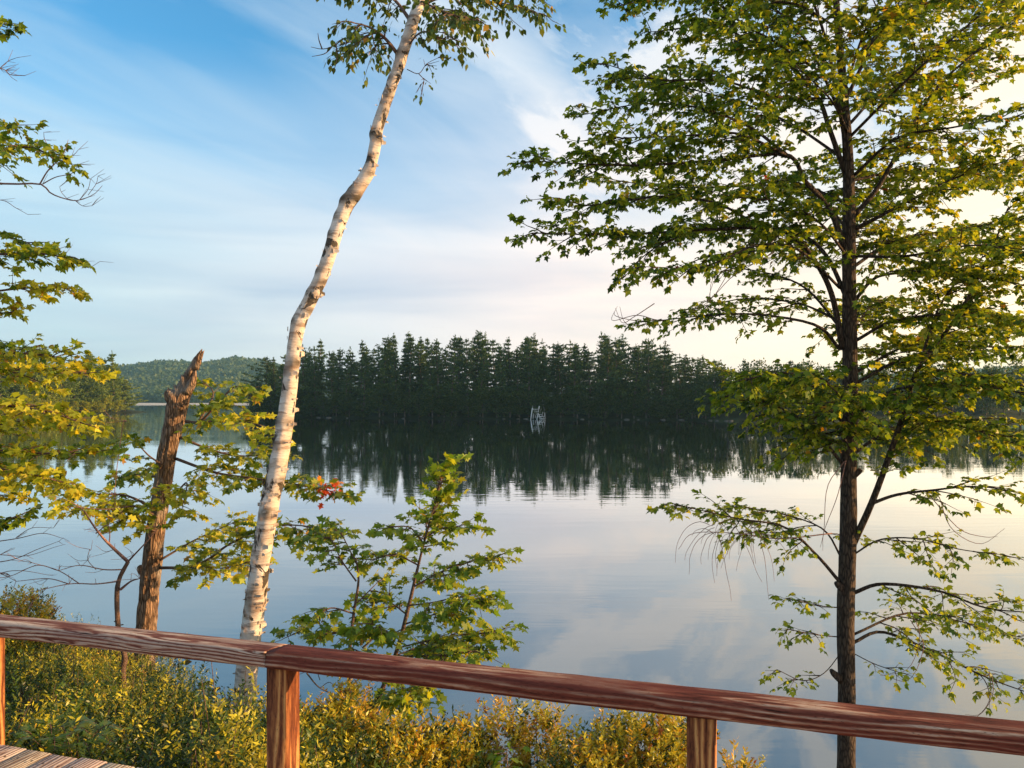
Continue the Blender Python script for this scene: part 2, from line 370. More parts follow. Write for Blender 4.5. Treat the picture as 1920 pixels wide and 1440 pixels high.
rail_root = empty('railing', (RAIL0[0], RAIL0[1], DZ), ANG)
tag(rail_root, 'weathered red-brown wooden railing with a rounded timber top and square posts along the deck edge', 'railing')
def rail_timber(t0, t1, seed, m, cut=0.0):
    """rounded timber from t0 to t1 along the railing (local x); wavy worn surface"""
    B = MB(); n = 240; w, h = .064, .037
    xs = np.linspace(t0, t1, n); prof = []
    for k in range(28):
        a = 2 * math.pi * k / 28; c, s = math.cos(a), math.sin(a); e = 2.0 / 4.2
        prof.append((w * math.copysign(abs(c) ** e, c), h * math.copysign(abs(s) ** e, s)))
    prof = np.array(prof); V = []
    for i, x in enumerate(xs):
        wob = .004 * mnoise.noise(Vector((x * 1.7, seed, 0))); sag = .003 * mnoise.noise(Vector((x * .9, seed, 5)))
        for (py, pz) in prof:
            d = .0035 * mnoise.noise(Vector((x * 2.0, py * 55 + seed, pz * 55))) + .0016 * mnoise.noise(Vector((x * 9, py * 120 + seed, pz * 120)))
            l = math.hypot(py, pz)
            sk = cut * py if (i == 0 or i == n - 1) else 0
            V.append((x + sk, py * (1 + d / l) + wob, pz * (1 + d / l) + sag + (RZ - DZ) - h))
    k = 28; i, j = np.meshgrid(np.arange(n - 1), np.arange(k), indexing='ij')
    q = np.stack([i * k + j, (i + 1) * k + j, (i + 1) * k + (j + 1) % k, i * k + (j + 1) % k], -1).reshape(-1)
    q = np.concatenate([q, np.arange(k), (n - 1) * k + np.arange(k)[::-1]])
    B.add(V, q, [4] * ((n - 1) * k) + [k, k], (1, 1, 1))
    return B.build('top_rail', m, rail_root, smooth=True)
tj = on_rail(522)
r1 = rail_timber(-2.2, tj - .003, 1.0, M['rail_wood2'], .35); r1['label'] = 'paler worn left length of the top rail'
r2 = rail_timber(tj + .003, 5.6, 9.0, M['rail_wood'], .35); r2['label'] = 'darker red right length of the top rail with grooved front'
for px in (-22, 531, 1316):
    t = on_rail(px); B = MB(); hgt = (RZ - DZ) - .071
    bevel_box(B, (t, 0, (hgt - 1.2) / 2), (.095, .095, hgt + 1.2), .005)
    B.build('post', M['post_wood'], rail_root)
# deck boards, laid square to the railing
B = MB(); y1 = -.06; t = -6.5; r_ = random.Random(4)
while t < 9:
    w = .14; end = y1 + r_.uniform(-.008, .012)
    bevel_box(B, (t + w / 2, (end - 4.6) / 2, DZ - rail_root.location.z - .019 + r_.uniform(-.002, .002)), (w, end + 4.6, .038), .004, col=np.array([r_.uniform(.5, 1)] * 3) * [1, r_.uniform(.75, 1), r_.uniform(.7, 1)])
    t += w + r_.uniform(.004, .009)
deck = B.build('deck', M['deck_wood']); deck.location = rail_root.location; deck.rotation_euler = (0, 0, ANG); tag(deck, kind='structure')
B = MB(); bevel_box(B, (1.2, y1 - .06, -.038 - .075), (15, .04, .15), .004)
bevel_box(B, (1.2, y1 - 2.3, -.038 - .075), (15, .04, .15), .004)
for k in range(3):
    for v in (y1 - .06, y1 - 2.3, y1 - 4.3): bevel_box(B, (-3.2 + k * 4, v + .07, -.6), (.09, .09, 1.1), .004)
o = B.build('deck_frame', M['deck_wood'], deck)
B = MB(); t = -6.5; r_ = random.Random(4)
for k in range(90):
    for s in (.03, .11):
        x = -6.5 + k * .1465 + s; V = []
        for a in range(6): V.append((x + .005 * math.cos(a), y1 - .09 + .004 * math.sin(a * 2.1 + k) + .005 * math.sin(a * math.pi / 3), .0035))
        V = [(x + .006 * math.cos(a * math.pi / 3), y1 - .085 + .01 * math.sin(k * 3.3 + s * 50) + .006 * math.sin(a * math.pi / 3), .0045) for a in range(6)]
        B.add(V, range(6), [6], (1, 1, 1))
o = B.build('screw_heads', M['iron'], deck)

# ------------------------------------------------------------------ branching growth
UP = np.array([0, 0, 1.])
def rotz(v, a):
    c, s = math.cos(a), math.sin(a); return np.array([v[0] * c - v[1] * s, v[0] * s + v[1] * c, v[2]])
def grow(W, L, pts, r0, r1, T, size, pal, spacing=.16, tl=.7, start=.25, sub=.16, rise=.12, droop=.25, nl=4, tilt=.45,
         spread=(30, 75), leafgap=.09, rg=None, side=None, sides=5, end_r=.004, tipscale=.35, hang=.0, tw=1.0):
    """limb along pts with side twigs in flat sprays, twigs with short shoots, shoots with leaves"""
    rg = rg or rng
    pts = np.asarray(pts, float); n = max(6, len(pts) * 4)
    c = tube(W, pts, np.linspace(r0, r1, len(pts)), sides, n)
    seg = np.linalg.norm(np.diff(c, axis=0), axis=1); s = np.concatenate([[0], np.cumsum(seg)]); tot = s[-1]
    k = max(2, int(tot * (1 - start) / spacing)); LP, LD = [], []
    for i in range(k + 1):
        last = i == k
        t = 1.0 if last else start + (1 - start) * (i + rg.uniform(0, 1)) / k
        p = np.array([np.interp(t * tot, s, c[:, a]) for a in range(3)])
        p2 = np.array([np.interp(min(t * tot + .05, tot), s, c[:, a]) for a in range(3)])
        p1 = np.array([np.interp(max(t * tot - .05, 0), s, c[:, a]) for a in range(3)])
        tan = nz(p2 - p1)
        hz = np.array([tan[0], tan[1], tan[2] * .35]); hz = nz(hz)
        sg = (1 if i % 2 else -1)
        a = 0 if last else sg * math.radians(rg.uniform(*spread))
        d = rotz(hz, a); d[2] = d[2] * .5 + rise + rg.normal(0, .16); d = nz(d)
        ln = tl * (tipscale + (1 - tipscale) * (1 - t) ** .7) * rg.uniform(.55, 1.15)
        q = [p]; dd = d.copy()
        for j in range(3):
            dd = nz(dd + rg.normal(0, .13, 3) - np.array([0, 0, droop * .35])); q.append(q[-1] + dd * ln / 3)
        tube(W, q, np.linspace(min(.0075, r1 * 1.3 + .003), .0022, 4) * tw, 4, 5, cap=False)
        q = np.array(q); m = max(2, int(ln / sub))
        for j in range(m + 1):
            u = (j + rg.uniform(.2, 1)) / (m + 1) if j < m else 1.0
            b = np.array([np.interp(u * 3, range(4), q[:, a_]) for a_ in range(3)])
            tn = nz(q[min(3, int(u * 3) + 1)] - q[min(2, int(u * 3))])
            a2 = 0 if j == m else (1 if j % 2 else -1) * math.radians(rg.uniform(30, 80))
            e = rotz(tn, a2); e[2] += rg.normal(.03, .15); e = nz(e); sl = rg.uniform(.06, .2) * (1.0 if ln > .3 else .6)
            tube(W, [b, b + e * sl], [.003 * tw, .0015 * tw], 3, 2, cap=False)
            kk = nl if j < m else nl + 1
            for g in range(kk):
                v = (g + 1) / kk
                LP.append(b + e * sl * v + rg.normal(0, .012, 3)); LD.append(nz(rotz(e, rg.uniform(-1.5, 1.5)) + np.array([0, 0, -.25 - hang + rg.normal(0, .2)])))
    LP = np.array(LP); LD = np.array(LD); m = len(LP)
    Nn = nz(UP + rg.normal(0, tilt, (m, 3)))
    LP = LP + LD * .02
    leaves(L, LP, LD, Nn, size * rg.uniform(.6, 1.15, m), T, pick(m, pal, rg))
    return c
def PP(lst, d): return [P(q[0], q[1], d + (q[2] if len(q) > 2 else 0)) for q in lst]

G1, G2, G3 = (.07, .14, .012), (.16, .24, .018), (.3, .36, .03)
YL, OR, RD, DKG = (.36, .36, .025), (.42, .24, .03), (.35, .06, .02), (.03, .07, .012)

# ------------------------------------------------------------------ the big maple on the right
D0 = 8.5
root = empty('maple_tree', P(1585, 1500, D0) * [1, 1, 0] + [0, 0, .05])
tag(root, 'large leafy maple with dark trunk standing at the water beyond the right of the railing', 'tree')
W, L, TR = MB(), MB(), MB()
trunk_px = [(1588, 1780), (1586, 1440), (1588, 1300), (1586, 1160), (1590, 1010), (1592, 850), (1594, 690), (1592, 560), (1592, 430), (1590, 300), (1582, 180), (1572, 60), (1562, -80), (1556, -260), (1560, -460)]
trr = [.11, .096, .092, .09, .088, .084, .08, .076, .07, .056, .046, .038, .03, .02, .01]
tube(TR, PP(trunk_px, D0), trr, 18, 150, rough=.13, rf=(2.2, 1.6))
for (x, y, dx, dy) in [(1572, 1270, -14, -14), (1603, 888, 12, -8), (1576, 1100, -9, -8)]:      # knots and stubs
    tube(TR, [P(x + (8 if dx < 0 else -8), y + 6, D0 - .02), P(x + dx * .6, y + dy * .5, D0 - .05), P(x + dx, y + dy, D0 - .06)], [.05, .035, .02], 8, 5)
PAL = [(4, G1), (6, G2), (4, G3), (.9, YL), (.08, OR), (1., DKG), (.01, RD)]
PALR = [(2, G1), (5, G2), (5, G3), (2.5, YL), (.25, OR), (.6, DKG)]
PALlow = [(2, G1), (5, G2), (5, G3), (.5, YL)]
limbs = [
 # (px points with depth offset, r0, kind)
 ([(1600, 1020, 0), (1640, 930, -.2), (1690, 790, -.3), (1722, 690, -.4), (1790, 600, -.5), (1850, 490, -.6), (1890, 390, -.7)], .052, 'n'),
 ([(1632, 945, -.18), (1680, 928, -.22), (1740, 920, -.3), (1850, 913, -.5), (1990, 945, -.7)], .026, 's'),
 ([(1600, 1112, 0), (1655, 1095, -.15), (1760, 1108, -.4), (1850, 1140, -.6), (1960, 1150, -.8)], .03, 's'),
 ([(1600, 1205, 0), (1655, 1185, .1), (1750, 1222, .0), (1850, 1270, -.3), (1960, 1310, -.5)], .026, 's'),
 ([(1600, 1190, 0), (1700, 1150, .4), (1800, 1165, .7), (1930, 1200, 1.0)], .02, 's'),
 ([(1575, 1092, 0), (1530, 1040, -.1), (1470, 988, -.2), (1380, 972, -.4), (1262, 944, -.6)], .026, 'n2'),
 ([(1580, 1050, 0), (1540, 990, .4), (1450, 960, .8), (1380, 950, 1.1)], .016, 'n2'),
 ([(1580, 1140, 0), (1530, 1135, -.3), (1482, 1122, -.5)], .009, 't'),
 ([(1580, 1195, 0), (1530, 1190, -.2), (1478, 1180, -.5)], .009, 't'),
 ([(1578, 1222, 0), (1545, 1262, -.1), (1505, 1276, -.2), (1458, 1256, -.3)], .007, 't'),
 ([(1600, 1225, 0), (1640, 1245, -.4), (1690, 1262, -.6)], .007, 't'),
 ([(1600, 1040, 0), (1650, 1012, -.1), (1720, 1010, -.3), (1800, 1030, -.5), (1880, 1040, -.6)], .014, 's'),
 ([(1580, 870, 0), (1520, 800, -.1), (1440, 755, -.3), (1365, 742, -.5)], .026, 'b'),
 ([(1590, 800, 0), (1520, 740, .5), (1450, 715, 1.0), (1380, 705, 1.4)], .024, 'b'),
 ([(1575, 655, 0), (1530, 610, -.1), (1420, 590, -.3), (1320, 592, -.5), (1218, 604, -.7)], .026, 'n2'),
 ([(1570, 600, 0), (1500, 570, .5), (1400, 560, .9), (1290, 580, 1.3)], .02, 'n2'),
 ([(1580, 655, 0), (1562, 560, -.1), (1535, 500, -.2), (1490, 445, -.3), (1430, 428, -.4), (1300, 432, -.6), (1150, 440, -.8), (1000, 437, -1.0)], .045, 'n'),
 ([(1588, 560, 0), (1550, 480, .2), (1500, 440, .5), (1400, 425, .9), (1280, 440, 1.2), (1190, 470, 1.5)], .035, 'n'),
 ([(1585, 470, 0), (1555, 390, -.1), (1510, 340, -.3), (1475, 290, -.4), (1350, 300, -.6), (1180, 310, -.9), (1005, 302, -1.1)], .045, 'n'),
 ([(1475, 290, -.4), (1400, 235, -.2), (1300, 200, 0), (1200, 195, .2), (1095, 215, .4)], .024, 'n'),
 ([(1585, 325, 0), (1555, 240, 0), (1535, 185, 0), (1490, 130, .1), (1440, 95, .2), (1340, 50, .4), (1220, 60, .5)], .04, 'n'),
 ([(1535, 185, 0), (1450, 180, -.4), (1350, 150, -.7), (1240, 150, -.9), (1135, 120, -1.1)], .022, 'n'),
 ([(1440, 95, .2), (1350, 10, .2), (1250, -20, .1), (1170, 10, 0)], .02, 'n'),
 ([(1430, 428, -.4), (1340, 380, -.6), (1230, 370, -.8), (1110, 385, -.9), (1050, 372, -.9)], .02, 'n'),
 ([(1475, 290, -.4), (1380, 250, -.9), (1280, 255, -1.1), (1120, 260, -1.2)], .02, 'n'),
 ([(1300, 432, -.6), (1220, 470, -.6), (1170, 520, -.6)], .012, 't2'),
 ([(1490, 445, -.3), (1420, 470, -.7), (1330, 480, -.9), (1260, 510, -1.0)], .016, 't2'),
 ([(1582, 250, 0), (1550, 80, -.2), (1500, -60, -.4), (1450, -180, -.5)], .03, 'n'),
 ([(1580, 200, 0), (1640, 70, -.1), (1690, -50, -.2), (1740, -180, -.3)], .03, 'r'),
 ([(1600, 405, 0), (1640, 360, 0), (1670, 310, 0), (1710, 235, .1), (1760, 160, .2), (1820, 105, .3), (1920, 20, .3), (2010, -50, .3)], .04, 'r'),
 ([(1600, 430, 0), (1650, 405, -.2), (1700, 378, -.3), (1800, 330, -.5), (1940, 285, -.8)], .034, 'r'),
 ([(1600, 330, 0), (1680, 260, -.5), (1780, 240, -.9), (1930, 215, -1.2)], .026, 'r'),
 ([(1595, 230, 0), (1660, 160, .5), (1740, 100, .9), (1850, 60, 1.2)], .024, 'r'),
 ([(1602, 565, 0), (1630, 530, 0), (1660, 515, -.1), (1740, 510, -.2), (1850, 520, -.4), (1960, 545, -.5)], .028, 'r'),
 ([(1600, 500, 0), (1680, 450, .5), (1800, 430, 1.0), (1940, 410, 1.3)], .028, 'r'),
 ([(1602, 640, 0), (1680, 600, -.4), (1800, 590, -.8), (1940, 600, -1.1)], .026, 'r'),
 ([(1602, 720, 0), (1700, 670, .2), (1820, 650, .4), (1960, 660, .5)], .028, 'b'),
 ([(1602, 780, 0), (1680, 730, -.4), (1800, 720, -.8), (1940, 740, -1.1)], .028, 'b'),
 ([(1602, 850, 0), (1680, 800, .5), (1780, 800, 1.0), (1930, 830, 1.3)], .024, 'b'),
 ([(1690, 790, -.3), (1760, 790, -.4), (1840, 810, -.5), (1950, 850, -.6)], .02, 'b'),
 ([(1722, 690, -.4), (1800, 700, -.8), (1900, 720, -1.0)], .018, 'b'),
 ([(1722, 690, -.4), (1770, 560, -.1), (1860, 470, .2), (1960, 440, .4)], .022, 'r'),
 ([(1590, 760, 0), (1540, 710, -.6), (1470, 700, -1.0), (1400, 710, -1.2)], .022, 'b'),
 ([(1595, 840, 0), (1560, 780, -.6), (1600, 740, -1.2)], .018, 'b'),
 ([(1590, 380, 0), (1600, 330, 1.0), (1560, 280, 1.9)], .026, 'n'),
 ([(1590, 480, 0), (1610, 430, 1.0), (1650, 380, 2.0)], .026, 'r'),
 ([(1590, 250, 0), (1560, 190, -.7), (1500, 130, -1.3)], .022, 'n'),
 ([(1590, 620, 0), (1620, 590, 1.0), (1640, 560, 1.9)], .024, 'r'),
 ([(1590, 150, 0), (1620, 60, -.6), (1660, -20, -1.2)], .022, 'r'),
 ([(1580, 220, 0), (1500, 60, .2), (1400, -10, .4), (1300, -30, .6), (1190, -10, .7)], .024, 'n'),
 ([(1585, 300, 0), (1480, 230, .6), (1380, 190, 1.0), (1260, 160, 1.3), (1150, 150, 1.5)], .024, 'n'),
 ([(1585, 380, 0), (1480, 340, .8), (1380, 350, 1.2), (1240, 350, 1.5), (1110, 330, 1.6)], .024, 'n'),
 ([(1580, 160, 0), (1500, 110, -.5), (1420, 60, -.9), (1330, 40, -1.2)], .02, 'n'),
 ([(1590, 260, 0), (1700, 150, -.6), (1800, 60, -1.0), (1900, -20, -1.3)], .024, 'r'),
 ([(1590, 340, 0), (1700, 320, .8), (1830, 330, 1.4), (1960, 350, 1.8)], .024, 'r'),
 ([(1590, 120, 0), (1700, 20, .8), (1850, -10, 1.4), (1960, 30, 1.7)], .022, 'r'),
 ([(1580, 60, 0), (1500, 10, -.6), (1420, 0, -1.0)], .018, 'n'),
 ([(1600, 480, 0), (1700, 480, -.6), (1820, 460, -1.0), (1940, 470, -1.2)], .024, 'r'),
 ([(1600, 700, 0), (1720, 640, .9), (1850, 620, 1.5), (1960, 620, 1.8)], .024, 'r'),
 ([(1575, 540, 0), (1500, 470, -.6), (1420, 460, -1.0), (1320, 500, -1.2), (1200, 500, -1.2)], .022, 't2'),
 ([(1588, 480, 0), (1540, 420, -.5), (1470, 380, -.9), (1380, 370, -1.1)], .022, 'n'),
 ([(1588, 430, 0), (1530, 360, .9), (1470, 350, 1.5)], .022, 'n'),
 ([(1580, 620, 0), (1510, 540, .6), (1430, 510, 1.0), (1340, 500, 1.3)], .022, 'n2'),
 ([(1580, 40, 0), (1500, -40, .4), (1380, -80, .7)], .022, 'n'),
 ([(1575, 0, 0), (1660, -110, .3), (1800, -160, .6)], .02, 'r'),
 ([(1565, -140, 0), (1480, -220, -.3), (1400, -260, -.5)], .016, 'n'),
 ([(1560, -180, 0), (1630, -280, .3), (1700, -320, .5)], .016, 'r'),
]
K = {'n': dict(pal=PAL, spacing=.088, tl=.7, start=.2, nl=6),
     'n2': dict(pal=PALlow, spacing=.095, tl=.6, start=.25, nl=4, rise=.05),
     's': dict(pal=PALlow, spacing=.12, tl=.65, start=.15, nl=4, rise=.05),
     't': dict(pal=PALlow, spacing=.12, tl=.25, start=.35, nl=2, rise=0),
     't2': dict(pal=PAL, spacing=.1, tl=.4, start=.2, nl=4, rise=-.1),
     'r': dict(pal=PALR, spacing=.08, tl=.82, start=.16, nl=6),
     'b': dict(pal=PAL, spacing=.075, tl=.7, start=.08, nl=6, rise=.03)}
for pts, r0, k in limbs:
    p = PP(pts, D0)
    a = dict(K[k]); grow(W, L, p, r0 * .8, max(.004, r0 * .12), MAPLE, .075, tilt=.6, sub=.095, **a)
M_tr = TR.build('trunk', M['maple_bark'], root, smooth=True); M_w = W.build('branches', M['maple_bark'], root, smooth=True); M_l = L.build('crown', M['leaf'], root)
for o in (M_tr, M_w, M_l): o.matrix_parent_inverse = root.matrix_world.inverted()
def fix(root, *obs):
    """children were modelled in world coordinates: keep them there"""
    for o in obs:
        o.location = tuple(-np.array(root.location))
        o.matrix_parent_inverse.identity()
fix(root, M_tr, M_w, M_l)
# dead drooping twigs under the low left limb
B = MB(); rd = np.random.default_rng(3)
for i in range(26):
    x0 = rd.uniform(1330, 1450); p = P(x0, 985 + rd.uniform(-10, 25), D0 - .4 + rd.uniform(-.2, .2))
    q = [p]; d = np.array([rd.uniform(-1, .25), rd.uniform(-.4, .4), rd.uniform(.0, .4)]); ln = rd.uniform(.25, .85)
    cur = rd.uniform(-.1, .5)
    for j in range(7):
        d = nz(d + np.array([cur * .25, 0, -.34]) + rd.normal(0, .12, 3)); q.append(q[-1] + d * ln / 7)
    tube(B, q, np.linspace(.0035, .0016, 8), 4, 14, cap=False)
tube(B, PP([(1560, 1000, -.2), (1460, 1010, -.3), (1380, 1000, -.4), (1300, 1000, -.5), (1272, 1030, -.5)], D0), [.007, .006, .004, .003, .002], 4, 20)
for (a_, b_, c_, d_) in [((1480, 430), (1420, 490), (1350, 520), (1335, 580)), ((1440, 470), (1380, 505), (1340, 560), (1300, 590)), ((1230, 600), (1190, 600), (1160, 592), (1150, 585)),
                         ((1240, 590), (1195, 605), (1165, 600), (1152, 580)), ((1700, 1150), (1730, 1200), (1700, 1260), (1650, 1275)), ((1850, 1270), (1868, 1310), (1850, 1340), (1810, 1345)),
                         ((1590, 860), (1560, 920), (1545, 990), (1548, 1030)), ((1760, 930), (1790, 990), (1840, 1010), (1880, 1000))]:
    if B is not None: o = B.build('dead_twigs', M['deadtwig'], root, smooth=True); fix(root, o)
    B = MB()
    for s in range(2):
        tube(B, [P(v[0] + rd.normal(0, 7), v[1] + rd.normal(0, 7), D0 - .5) for v in (a_, b_, c_, d_)], [.005, .004, .003, .0018], 4, 14, cap=False)
o = B.build('dead_twigs', M['deadtwig'], root, smooth=True); fix(root, o)

# ------------------------------------------------------------------ birch
DB = 6.4
bpx = [(436, 1580, 66), (450, 1400, 58), (459, 1290, 54), (473, 1175, 50), (488, 1060, 48), (504, 955, 47), (522, 870, 45), (536, 780, 39), (546, 700, 36), (553, 640, 35), (563, 600, 36), (588, 550, 34), (612, 495, 33),
       (628, 440, 33), (648, 388, 36), (668, 358, 36), (692, 318, 31), (703, 275, 29), (708, 240, 30), (724, 190, 27), (742, 140, 28), (760, 85, 28), (778, 30, 27), (794, -25, 24), (815, -110, 20), (830, -220, 14), (850, -340, 6)]
root = empty('birch_tree', P(452, 1400, DB) * [1, 1, 1])
tag(root, 'slender white birch with crooked peeling trunk rising just behind the railing post', 'tree')
B = MB()
rad = [w * .75 / 2 / F * DB for _, _, w in bpx]
c = tube(B, [P(x, y, DB) for x, y, w in bpx], rad, 24, 420, rough=.1, rf=(1.6, 5.5), seed=4)
# knots: swell the bark and darken it round old branch collars
knots = [(706, 252, -1, .9), (700, 262, 1, .8), (688, 330, 1, .5), (655, 372, -1, 1), (672, 385, 1, .9), (640, 405, -1, .6), (627, 437, -1, .7), (622, 470, 1, .5), (608, 508, -1, .7), (597, 530, 1, .5), (558, 598, -1, .7), (549, 680, 1, .9), (545, 695, -1, .6), (532, 792, -1, 1),
         (551, 800, 1, .6), (528, 830, -1, .8), (500, 955, 0, .7), (519, 900, 1, .5), (752, 100, -1, .7), (766, 60, 1, .5), (727, 178, 0, .8), (736, 145, -1, .5), (776, 35, -1, .5), (490, 1120, -1, .5), (468, 1210, -1, .6), (570, 585, 1, .4), (718, 215, 1, .6), (592, 545, -1, .5), (664, 350, -1, .5)]
V = B.v[0]; col = B.col[0].copy()
for (x, y, s, k) in knots:
    q = P(x, y, DB); ci = c[np.argmin(np.linalg.norm(c - q, axis=1))]
    rr = np.interp(q[2], [c[0][2], c[-1][2]], [.12, .05])
    side = np.array([s * .9, -.5, 0]) if s else np.array([0, -1., 0])
    q = ci + nz(side) * rr
    dv = V - q; dist = np.sqrt((dv[:, 0] ** 2 + dv[:, 1] ** 2) * .8 + (dv[:, 2] * 1.5) ** 2)
    f = np.exp(-(dist / (.042 + .018 * k)) ** 2)
    V += nz(V - ci) * (f * .014 * k)[:, None]
    col *= (1 - np.clip(f * 1.25 * (.5 + .5 * k), 0, 1))[:, None]
B.col[0] = col
rc = np.random.default_rng(77); CB = B; zz = np.array([p[2] for p in c])
for i in range(150):
    z = rc.uniform(1.7, 8.0) if i % 3 else rc.uniform(1.7, 4.0); ci = c[np.argmin(abs(zz - z))]; rr = float(np.interp(z, [1.7, 8.2], [.095, .046])) * 1.04
    a = rc.uniform(-2.9, .2) if rc.uniform() < .8 else rc.uniform(0, 6.28)
    h = rc.uniform(.006, .03); wd = rc.uniform(.15, .55); cu = rc.uniform(.008, .03); V = []
    for j in range(5):
        aa = a + wd * j / 4; r2 = rr + cu * (j / 4) ** 2.2; taper = 1 - .5 * (j / 4)
        for e in (-1, 1): V.append(ci + np.array([math.cos(aa) * r2, math.sin(aa) * r2, e * h * taper + rc.normal(0, .002)]))
    q = []
    for j in range(4): q += [2 * j, 2 * j + 1, 2 * j + 3, 2 * j + 2]
    CB.add(V, q, [4] * 4, (.8, .8, .8))
tr = B.build('trunk', M['birch'], root, smooth=True); fix(root, tr)
W, L = MB(), MB(); rb = np.random.default_rng(11)
PB = [(4, (.045, .085, .015)), (4, (.07, .12, .02)), (1.5, (.15, .17, .03)), (.6, YL), (.25, OR)]
bl = [([(748, 105, 0), (720, 70, -.1), (690, 50, -.2), (650, 40, -.3)], .018), ([(745, 100, 0), (725, 75, .1), (700, 62, .2), (670, 80, .3), (645, 100, .3)], .014),
      ([(770, 40, 0), (740, 0, .1), (700, -30, .2), (650, -40, .3)], .018), ([(790, 10, 0), (830, -5, 0), (890, 0, 0), (960, 10, 0), (1010, 25, 0)], .016),
      ([(790, -20, 0), (850, -50, .2), (930, -40, .3), (1000, -10, .4)], .018), ([(762, 90, 0), (790, 60, -.1), (820, 70, -.1), (855, 75, -.1)], .008),
      ([(790, -30, 0), (740, -80, .3), (690, -80, .4), (640, -40, .4)], .016), ([(815, -110, 0), (870, -170, 0), (930, -160, -.1), (990, -110, -.2)], .016),
      ([(785, 10, 0), (830, 20, .5), (880, 30, .8)], .01), ([(785, 0, 0), (840, 25, -.3), (900, 40, -.5)], .01),
      ([(820, -150, 0), (780, -230, .3), (720, -260, .5)], .012), ([(830, -200, 0), (870, -300, .2), (900, -360, .3)], .012)]
for pts, r0 in bl:
    grow(W, L, PP(pts, DB), r0, .003, OVATE, .062, PB, spacing=.06, tl=.36, start=.2, sub=.06, rise=0, droop=.7, nl=4, tilt=.8, hang=.5, rg=rb)
for pts in [[(763, 130), (785, 138), (800, 120), (822, 108)], [(785, 138), (795, 150), (790, 158)]]:
    grow(W, L, PP(pts, DB), .004, .002, OVATE, .045, PB, spacing=.09, tl=.1, start=.3, sub=.1, droop=.7, nl=1, tilt=.8, hang=.5, rg=rb)
w = W.build('branches', M['twig'], root, smooth=True); l = L.build('crown', M['leaf'], root); fix(root, w, l)
B = MB()
for q in [[(645, 72), (625, 86), (605, 92), (583, 88)], [(625, 84), (610, 100), (585, 106)], [(630, 82), (632, 110), (624, 138)], [(604, 92), (598, 75), (596, 62)], [(650, 80), (645, 72), (630, 80)]]:
    tube(B, PP(q, DB - .2), np.linspace(.006, .002, len(q)), 4, 10, cap=False)
o = B.build('dead_twigs', M['twig'], root, smooth=True); fix(root, o)

# ------------------------------------------------------------------ broken trunk
DK = 13.0
root = empty('broken_tree', P(268, 1290, DK))
tag(root, 'snapped-off tree trunk with rough sunlit bark, jagged top and leafy side branches', 'tree')
B = MB()
kp = [(262, 1310, 52), (272, 1200, 44), (279, 1120, 42), (286, 1050, 41), (294, 985, 38), (304, 915, 37), (314, 850, 38), (324, 800, 40), (332, 765, 44), (341, 738, 40), (351, 715, 27), (360, 694, 19), (368, 678, 15), (374, 668, 10), (377, 662, 4)]
tube(B, [P(x, y, DK) for x, y, w in kp], [w * .82 / 2 / F * DK for *_, w in kp], 44, 260, rough=.2, rf=(3.6, 1.5), seed=2)
tube(B, PP([(338, 765, 0), (327, 750, -.05), (318, 738, -.08), (314, 732, -.08)], DK), [.14, .12, .09, .05], 14, 14, rough=.25, rf=(3, 6))
tube(B, PP([(350, 735, -.05), (362, 712, -.08), (366, 695, -.08)], DK), [.1, .06, .02], 10, 12, rough=.25, rf=(3, 6))
tube(B, PP([(272, 1075, 0), (264, 1066, -.05), (260, 1062, -.05)], DK), [.1, .07, .04], 10, 6, rough=.2)
for (x, y, dx, dy, r0) in [(366, 684, 13, -30, .07), (371, 676, 12, -19, .05), (362, 686, 4, -18, .05), (346, 722, -6, -20, .07), (335, 742, -9, -22, .06), (325, 748, -12, -16, .06), (318, 740, -3, -14, .04), (354, 706, 8, -24, .05)]:
    tube(B, PP([(x, y + 8, -.06), (x + dx * .5, y + dy * .5, -.1), (x + dx, y + dy, -.1)], DK), [r0, r0 * .7, .004], 5, 7, rough=.3, rf=(3, 8))
tr = B.build('trunk', M['broken_bark'], root, smooth=True)
W, L = MB(), MB(); ro = np.random.default_rng(21)
PO = [(2, (.06, .12, .012)), (5, (.13, .2, .02)), (5, (.28, .32, .03)), (3, YL), (.3, OR)]
POy = [(1.5, (.13, .2, .02)), (5, (.34, .4, .03)), (5, (.54, .5, .04)), (.3, OR)]
ol = [([(348, 790, 0), (375, 790, -.2), (405, 760, -.3), (440, 725, -.4), (462, 740, -.5)], .03, PO, .75), ([(372, 790, -.2), (420, 790, -.5), (480, 795, -.8), (510, 815, -1)], .02, POy, .6),
      ([(370, 795, .2), (400, 740, .5), (380, 715, .6)], .02, PO, .6), ([(338, 820, 0), (400, 845, .1), (460, 855, .2), (520, 850, .4)], .026, PO, .75),
      ([(330, 860, 0), (400, 885, -.4), (460, 895, -.7), (540, 905, -1), (640, 925, -1.4)], .028, PO, .65), ([(322, 880, 0), (280, 855, -.3), (250, 820, -.5)], .022, PO, .65),
      ([(318, 900, 0), (270, 890, .3), (230, 890, .6)], .02, PO, .6), ([(305, 965, 0), (240, 930, -.5), (160, 925, -.9), (90, 900, -1.3)], .024, POy, .65),
      ([(300, 975, 0), (260, 950, -.8), (200, 955, -1.3), (130, 950, -1.8)], .022, POy, .6), ([(320, 940, 0), (350, 905, -.5), (340, 960, -.9)], .02, POy, .6),
      ([(295, 1065, 0), (370, 1060, -.4), (430, 1020, -.8), (500, 990, -1.2), (560, 985, -1.6), (640, 1000, -2)], .028, PO, .6), ([(300, 1050, 0), (370, 1010, .3), (450, 975, .5)], .022, POy, .6),
      ([(300, 1000, 0), (270, 985, -.4), (250, 960, -.6)], .018, PO, .5), ([(360, 1060, -.4), (420, 1065, -.8), (480, 1050, -1.2)], .014, POy, .5)]
